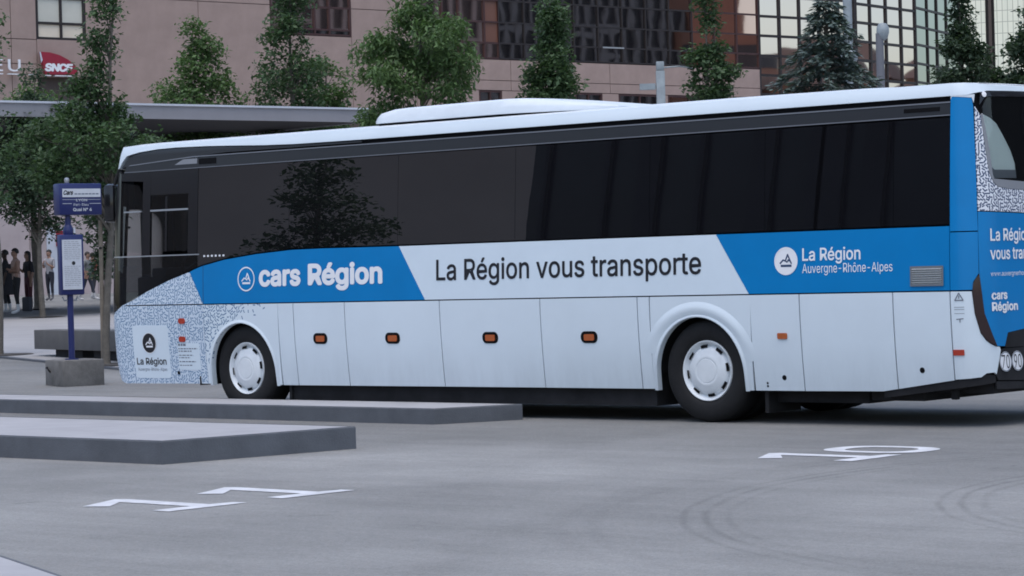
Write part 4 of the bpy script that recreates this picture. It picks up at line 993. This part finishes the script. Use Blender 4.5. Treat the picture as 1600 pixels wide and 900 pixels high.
mb=MB(); mb.box(.35,1.15,.5,20,0,60); mb.build("recess_strip",M['bronze'],tw)
mb=MB(); mb.box(.62,.88,.1,.5,0,60); mb.build("recess_fin",M['joint'],tw)

# ---------------- canopy in front of the station
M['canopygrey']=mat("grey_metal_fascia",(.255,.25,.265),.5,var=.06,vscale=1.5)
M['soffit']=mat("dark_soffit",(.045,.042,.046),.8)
PC=Vector((-38.903,29.359,0)); cz0=gz(PC.x,PC.y)
cn=empty("canopy",(PC.x,PC.y,cz0),FAZ,label="long flat grey canopy roof in front of the station building",cat="canopy")
mb=MB(); mb.box(-40,6.0,.0,.12,5.86-cz0,6.25-cz0); mb.box(5.88,6.0,.12,9,5.86-cz0,6.25-cz0); mb.build("fascia",M['canopygrey'],cn)
mb=MB(); mb.box(-40,6.02,-.05,.0,6.22-cz0,6.275-cz0); mb.build("edge_trim",M['posterwhite'],cn)
mb=MB(); mb.box(-40,5.88,.12,9,6.12-cz0,6.22-cz0); mb.build("roof_slab",M['canopygrey'],cn)
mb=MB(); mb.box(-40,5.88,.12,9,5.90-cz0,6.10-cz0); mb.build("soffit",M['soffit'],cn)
for x in (-30,-20.5,-11,2.0):
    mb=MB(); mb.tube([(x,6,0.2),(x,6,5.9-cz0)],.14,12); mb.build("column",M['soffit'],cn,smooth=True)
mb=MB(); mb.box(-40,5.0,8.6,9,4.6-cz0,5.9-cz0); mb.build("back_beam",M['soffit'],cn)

# ================================================================== POSTS
M['galv']=mat("pale_galvanised_steel",(.27,.31,.33),.5,var=.15,vscale=6)
M['postgrey']=mat("grey_painted_post",(.15,.155,.175),.5)
def ground_at(u,t): 
    p=pix(u,420,t); return (p.x,p.y,gz(p.x,p.y))
g0=ground_at(1040,60)
cp=empty("camera_post",g0,R(40),label="pale grey camera post with a small arm beside the ragged tree",cat="post")
mb=MB(); mb.box(-.10,.10,-.10,.10,0,5.95-g0[2]); mb.build("post",M['galv'],cp,bevel=.012)
mb=MB(); mb.box(-.09,.09,-.09,.09,5.96-g0[2],6.16-g0[2]); mb.build("camera_housing",M['galv'],cp,bevel=.01)
mb=MB(); mb.box(-.48,-.12,-.08,.08,5.52-g0[2],5.66-g0[2]); mb.box(-.14,-.08,-.02,.02,5.55-g0[2],5.60-g0[2]); mb.build("lamp_arm",M['galv'],cp)
mb=MB(); mb.tube([(.05,0,6.02-g0[2]),(.45,0,6.04-g0[2]),(.75,0,5.99-g0[2])],.018,6); mb.build("cable_arm",M['galv'],cp)
g0=ground_at(1335,70)
lp=empty("lamp_post",g0,0,label="tall pale lamp post rising behind the conifer",cat="lamp post")
mb=MB(); mb.tube([(0,0,0),(0,0,5),(0,0,12)],[.14,.13,.11],14); mb.build("pole",M['galv'],lp,smooth=True)
mb=MB(); mb.lathe_z([(.20,6.78-g0[2]),(.24,6.85-g0[2]),(.24,7.0-g0[2]),(.18,7.08-g0[2])],14); mb.build("collar",M['galv'],lp,smooth=True)
mb=MB(); mb.box(-.06,1.6,-.12,.12,11.9,12.05); mb.build("lamp_head",M['galv'],lp)
g0=ground_at(1384,65)
bp_=empty("mast",g0,0,label="grey mast topped by a round pale camera dome before the bright panes",cat="mast")
mb=MB(); mb.tube([(0,0,0),(0,0,7.1-g0[2])],[.11,.10],12); mb.build("pole",M['postgrey'],bp_,smooth=True)
mb=MB(); mb.lathe_z([(0,7.36-g0[2]),(.10,7.34-g0[2]),(.155,7.24-g0[2]),(.16,7.12-g0[2]),(.12,6.98-g0[2]),(.05,6.92-g0[2]),(0,6.92-g0[2])],16,0,(.06,.06,0)); mb.build("camera_dome",M['galv'],bp_,smooth=True)

# ================================================================== PEOPLE
SKIN={'d':(.055,.030,.020),'m':(.30,.175,.125),'l':(.40,.27,.21)}
def cmat(name,c,r=.8): return mat(name,c,r,var=.12,vscale=8)
def person(u,v,t,hgt,face,label,skin,top,legs,shoe,hair,pose,seed,hairlong=False,bag=None,coat=False):
    p=pix(u,v,t); gx,gy=p.x,p.y; gzz=gz(gx,gy)+.03
    to=(CAM.xy-Vector((gx,gy))); base_ang=math.atan2(to.y,to.x)+PI/2      # local -Y looks at the camera
    e=empty("person",(gx,gy,gzz),base_ang+R(face),label=label,cat="person",group="people waiting on the plaza")
    k=hgt/1.75; e.scale=(k,k,k)
    V=[];E=[];RD=[];B=[]
    def vert(p,r,b): V.append(p); RD.append(r if isinstance(r,tuple) else (r,r)); B.append(b); return len(V)-1
    def ch(start,pts):
        i=start
        for p,r,b in pts:
            j=vert(p,r,b); E.append((i,j)); i=j
        return i
    root=vert((0,0,.93),(.155,.115),'legs')
    ln=-.015
    sp=ch(root,[((0,0,1.08),(.140,.105),'top')]); chs=ch(sp,[((0,ln,1.25),(.160,.115),'top'),((0,ln,1.38),(.150,.10),'top')])
    nk=ch(chs,[((0,-.01,1.475),.056,'skin'),((0,-.025,1.54),.060,'skin'),((0,-.035,1.62),(.075,.092),'skin'),((0,-.02,1.70),(.070,.085),'skin')])
    hm=nk-1; ch(hm,[((0,-.125,1.605),.018,'skin')])
    for s in (-1,1): ch(hm,[((s*.082,-.01,1.61),.018,'skin')])
    st={'stand':(0,0),'walk':(.24,-.20),'shift':(.06,-.03)}[pose.get('legs','stand')]
    for s,dy in ((-1,st[0]),(1,st[1])):
        ch(root,[((s*.095,dy*.10,.84),(.090,.095),'legs'),((s*.105,dy*.55-.012,.48),.060,'legs'),((s*.11,dy*.95+.01,.26),.052,'legs'),((s*.112,dy*1.2+.02,.085),.040,'shoe'),((s*.12,dy*1.2-.10,.045),(.045,.038),'shoe'),((s*.122,dy*1.2-.175,.035),(.036,.028),'shoe')])
    slv=pose.get('sleeve','top')
    def hand(w,dirv,side):
        d=Vector(dirv).normalized(); a=d.orthogonal().normalized(); b_=d.cross(a)
        pw=Vector(V[w]); pl=pw+d*.06; pi=vert(tuple(pl),(.038,.020),'skin'); E.append((w,pi))
        for q,(o_,l_) in enumerate(((-.027,.070),(-.009,.082),(.009,.078),(.027,.060))):
            b0=pl+d*.035+b_*o_; ch(pi,[(tuple(b0),.0095,'skin'),(tuple(b0+d*l_*.55+a*.012),.0085,'skin'),(tuple(b0+d*l_*.9+a*.032),.007,'skin')])
        tb=pl-d*.02+b_*side*.036; ch(pi,[(tuple(tb),.011,'skin'),(tuple(tb+d*.035+b_*side*.012),.009,'skin')])
    for s in (-1,1):
        sh=ch(chs,[((s*.165,0,1.40),.062,'top')])
        m=pose['arms']; m=m if isinstance(m,str) else m[0 if s<0 else 1]
        if m=='down': el=ch(sh,[((s*.225,.02,1.12),.045,slv)]); wr=ch(el,[((s*.235,-.04,.90),.028,'skin')]); hand(wr,(0,-.1,-1),-s)
        elif m=='fold': el=ch(sh,[((s*.235,-.03,1.12),.047,slv)]); wr=ch(el,[((s*.0-.02*s,-.20,1.16+.03*s),.030,'skin')]); hand(wr,(-s,.15,.1),1)
        elif m=='phone': el=ch(sh,[((s*.215,-.04,1.13),.045,slv)]); wr=ch(el,[((s*.10,-.24,1.24),.029,'skin')]); hand(wr,(-s*.4,-.3,.8),1)
        elif m=='pocket': el=ch(sh,[((s*.27,.06,1.12),.045,slv)]); wr=ch(el,[((s*.185,-.05,.93),.030,'skin')]); hand(wr,(-s*.2,-.1,-1),-s)
    me=bpy.data.meshes.new("body"); me.from_pydata(V,E,[]); o=bpy.data.objects.new("tmp_body",me); COL.objects.link(o)
    md=o.modifiers.new("s",'SKIN'); me.skin_vertices[0].data[0].use_root=True
    for i,r_ in enumerate(RD): me.skin_vertices[0].data[i].radius=r_
    md2=o.modifiers.new("u",'SUBSURF'); md2.levels=1; md2.render_levels=1
    dg=bpy.context.evaluated_depsgraph_get(); nm=bpy.data.meshes.new_from_object(o.evaluated_get(dg)); bpy.data.objects.remove(o)
    ms=[cmat("skin",SKIN[skin],.6),cmat("top_cloth",top),cmat("leg_cloth",legs),cmat("shoe",shoe,.6)]
    nm.materials.clear()
    for q in ms: nm.materials.append(q)
    idx={'skin':0,'top':1,'legs':2,'shoe':3}
    segs=[(Vector(V[a]),Vector(V[b]),idx[B[b]]) for a,b in E]
    for f in nm.polygons:
        c=f.center; best=None
        for a,b,m_ in segs:
            d=b-a; tt=max(0,min(1,(c-a).dot(d)/max(1e-9,d.length_squared))); q=(c-(a+d*tt)).length
            if best is None or q<best[0]: best=(q,m_)
        f.material_index=best[1]
        if c.z<.10: f.material_index=3
    nm.shade_smooth(); nm.name="body"; bo=bpy.data.objects.new("body",nm); COL.objects.link(bo); bo.parent=e
    # hair cap, eyes and mouth
    hb=MB(); vs=[];fs=[]; A_,Bn=14,7
    for j in range(Bn):
        ph=PI*.62*j/(Bn-1)
        for i in range(A_):
            th=2*PI*i/A_; low=math.sin(th)*-1     # -Y is the face
            p_=ph*(.66 if low>.35 else 1.0)
            r_=.098; vs.append((r_*.95*math.sin(p_)*math.cos(th),-.012+r_*1.1*math.sin(p_)*math.sin(th),1.655+r_*1.12*math.cos(p_)-(.0 if not(hairlong and j==Bn-1 and low<.2) else .18)))
    fs=[(j*A_+i,j*A_+(i+1)%A_,(j+1)*A_+(i+1)%A_,(j+1)*A_+i) for j in range(Bn-1) for i in range(A_)]
    hb.add(vs,fs); hb.build("hair",cmat("hair",hair,.6),e,smooth=True,ang=80)
    for s in (-1,1):
        mb=MB(); mb.lathe_z([(0,.008),(.008,.004),(.008,-.004),(0,-.008)],8,0,(s*.032,-.118,1.635)); mb.build("eye",M['core'],e)
    mb=MB(); mb.box(-.024,.024,-.116,-.108,1.556,1.562); mb.build("mouth",M['signred_dark'],e)
    if coat:
        mb=MB(); mb.lathe_z([(.20,1.36),(.205,1.2),(.185,1.05),(.21,.85),(.235,.55),(.23,.50),(.19,.52)],16); mb.build("coat",ms[1],e,smooth=True)
    if bag:
        mb=MB(); mb.box(-.15,.15,.13,.28,1.0,1.40); mb.build("backpack",cmat("bag_cloth",bag),e,bevel=.05)
    return e
BLK=(.012,.012,.014)
person(11,490,74.5,1.80,-95,"person in a black coat and white shoes at the left edge",'d',(.014,.013,.016),BLK,(.5,.5,.5),(.010,.009,.009),{'arms':'down','legs':'shift'},1,coat=True)
person(27,491,73.2,1.84,-70,"person in a beige top with folded arms and white shoes",'m',(.42,.29,.245),BLK,(.60,.60,.60),(.012,.010,.010),{'arms':'fold','legs':'shift','sleeve':'skin'},2)
person(46,486,76.2,1.74,-60,"person in a dark jacket and maroon trousers behind the folded arms",'m',(.018,.016,.022),(.07,.015,.022),(.10,.10,.11),(.014,.010,.009),{'arms':('phone','down'),'legs':'stand'},3,hairlong=True)
person(79,471,88.1,1.72,-35,"person in a grey shirt looking at a phone beside the white hoarding",'m',(.30,.30,.32),(.016,.018,.028),(.10,.10,.11),(.010,.009,.009),{'arms':'phone','legs':'shift'},4)
person(138,468,87.0,1.62,60,"person in a grey green top half hidden right of the timetable",'m',(.16,.17,.17),(.022,.028,.045),(.45,.45,.46),(.02,.014,.012),{'arms':'pocket','legs':'walk'},5)
person(146,467,88.0,1.58,150,"person in a rust red top walking away beside the wooden stake",'m',(.22,.055,.045),(.020,.022,.03),(.40,.40,.41),(.014,.010,.010),{'arms':'down','legs':'walk'},6,bag=(.03,.035,.05))
sb=pix(43,484,75.6)
bg=MB(); bx,by=sb.x,sb.y; z0=gz(bx,by)+.03
bg.box(-.15,.15,-.09,.09,0,.42); bgo=bg.build("shoulder_bag",mat("dark_grey_bag",(.04,.04,.05),.7),None,bevel=.04); bgo.location=(bx,by,z0)
tag(bgo,"dark grey bag standing on the paving by the maroon trousers","bag")

# ================================================================== BUILDINGS ACROSS THE SQUARE (seen mirrored in the glass)
M['facade_dark']=mat("dark_facade_glass",(.035,.034,.044),.3,var=.2,vscale=.3)
M['pier']=mat("pale_facade_pier",(.26,.26,.265),.8,var=.15,vscale=.5)
M['facade_brown']=mat("brown_render",(.27,.145,.105),.85,var=.15,vscale=.15)
M['facade_taupe']=mat("taupe_render",(.47,.395,.36),.85,var=.12,vscale=.1)
M['facade_mid']=mat("grey_render",(.050,.049,.058),.85,var=.2,vscale=.2)
M['roof_tile']=mat("dark_tiled_roof",(.07,.045,.04),.85)
ob=empty("office_block",(47.5,130,0),R(90+180),label="long office block with closely set pale piers across the square",cat="building")
mb=MB(); mb.box(-27.5,70,0.3,14,0,33); mb.build("wall",M['facade_dark'],ob)
pm=None
for k in range(70):
    if pm is None:
        mb=MB(); mb.box(-.20,.20,-.1,.3,0,33); pm=mb.build("pier",M['pier'],ob); pm.location=(-27+k*1.38,0,0)
    else: q=inst(pm,(-27+k*1.38,0,0))
for z in (6,12,18,24,30):
    mb=MB(); mb.box(-27.5,70,.05,.3,z,z+.5); mb.build("spandrel",M['pier'],ob)
bb=empty("brown_house",(46,162,0),R(90+180),label="tall brown rendered building at the end of the office block",cat="building")
mb=MB(); mb.box(-4.6,4.4,0,14,0,33); mb.build("wall",M['facade_brown'],bb)
for z in (9,15,21):
    mb=MB(); mb.box(-4.4,4.2,-.06,.0,z,z+1.6); mb.build("window_band",M['facade_dark'],bb)
def house(x,y,rz,w_,d_,h_,rh,label):
    e=empty("house",(x,y,0),rz,label=label,cat="house",group="low houses across the square")
    mb=MB(); mb.box(-w_/2,w_/2,-d_/2,d_/2,0,h_); mb.build("wall",M['facade_brown'],e)
    mb=MB(); o_=.5; mb.add([(-w_/2-o_,-d_/2-o_,h_),(w_/2+o_,-d_/2-o_,h_),(w_/2+o_,d_/2+o_,h_),(-w_/2-o_,d_/2+o_,h_),(-w_/2*.7,0,h_+rh),(w_/2*.7,0,h_+rh)],[(0,1,5,4),(2,3,4,5),(1,2,5),(3,0,4),(3,2,1,0)]); mb.build("roof",M['roof_tile'],e)
    mb=MB(); mb.box(-w_*.25,-w_*.25+1,-.5,.5,h_+rh*.4,h_+rh+1.5); mb.build("chimney",M['pier'],e)
    for k in range(int(w_//3)):
        for z in range(2,int(h_)-1,3):
            pass
    return e
house(50,178,R(-70),14,12,20,4,"brown house with hipped roof next to the tall brown building")
house(44,193,R(-60),12,12,17,5,"brown house with steep roof across the square")
house(34,206,R(-50),16,12,21,3,"wide brown house across the square")
house(0,217,R(-15),16,12,20,5,"brown house facing the glass wing")
house(-18,223,R(-10),15,12,19,3.5,"lowest brown house facing the glass wing")
house(17,214,R(-30),12,12,19,6,"brown house with tall roof between two neighbours")
cb=empty("street_block",(-60,-62,0),PI,label="taupe street block across the road from the coach stand",cat="building")
mb=MB(); mb.box(-5,62,0,14,0,17); mb.build("wall",M['facade_taupe'],cb)
mb=MB(); mb.box(-62,-5,.0,14,0,17); mb.build("dark_wall",M['facade_dark'],cb)
random.seed(77)
for k in range(24):
    x=-61+k*2.35+random.uniform(-1.1,1.1); mb=MB(); mb.box(x,x+random.uniform(.1,1.3),-.25,.0,0,17); mb.build("pier",M['facade_mid'],cb)
tree("street_tree","leafy street tree across the road, mirrored in the coach windows",-25.3,-20.2,[(1.6,.4),(2.3,1.15),(3.4,1.6),(4.8,1.7),(6.2,1.2),(7.2,.4)],.14,80,80,.15,M['leaf_deep'],cr=.55,seed=51,group="street trees across the road")
tree("street_tree","smaller street tree left of the leafy one, mirrored in the windows",-28.0,-20.6,[(1.9,.3),(2.5,.6),(3.2,.6),(3.8,.3)],.10,26,70,.16,M['leaf_deep'],cr=.5,seed=52,group="street trees across the road")
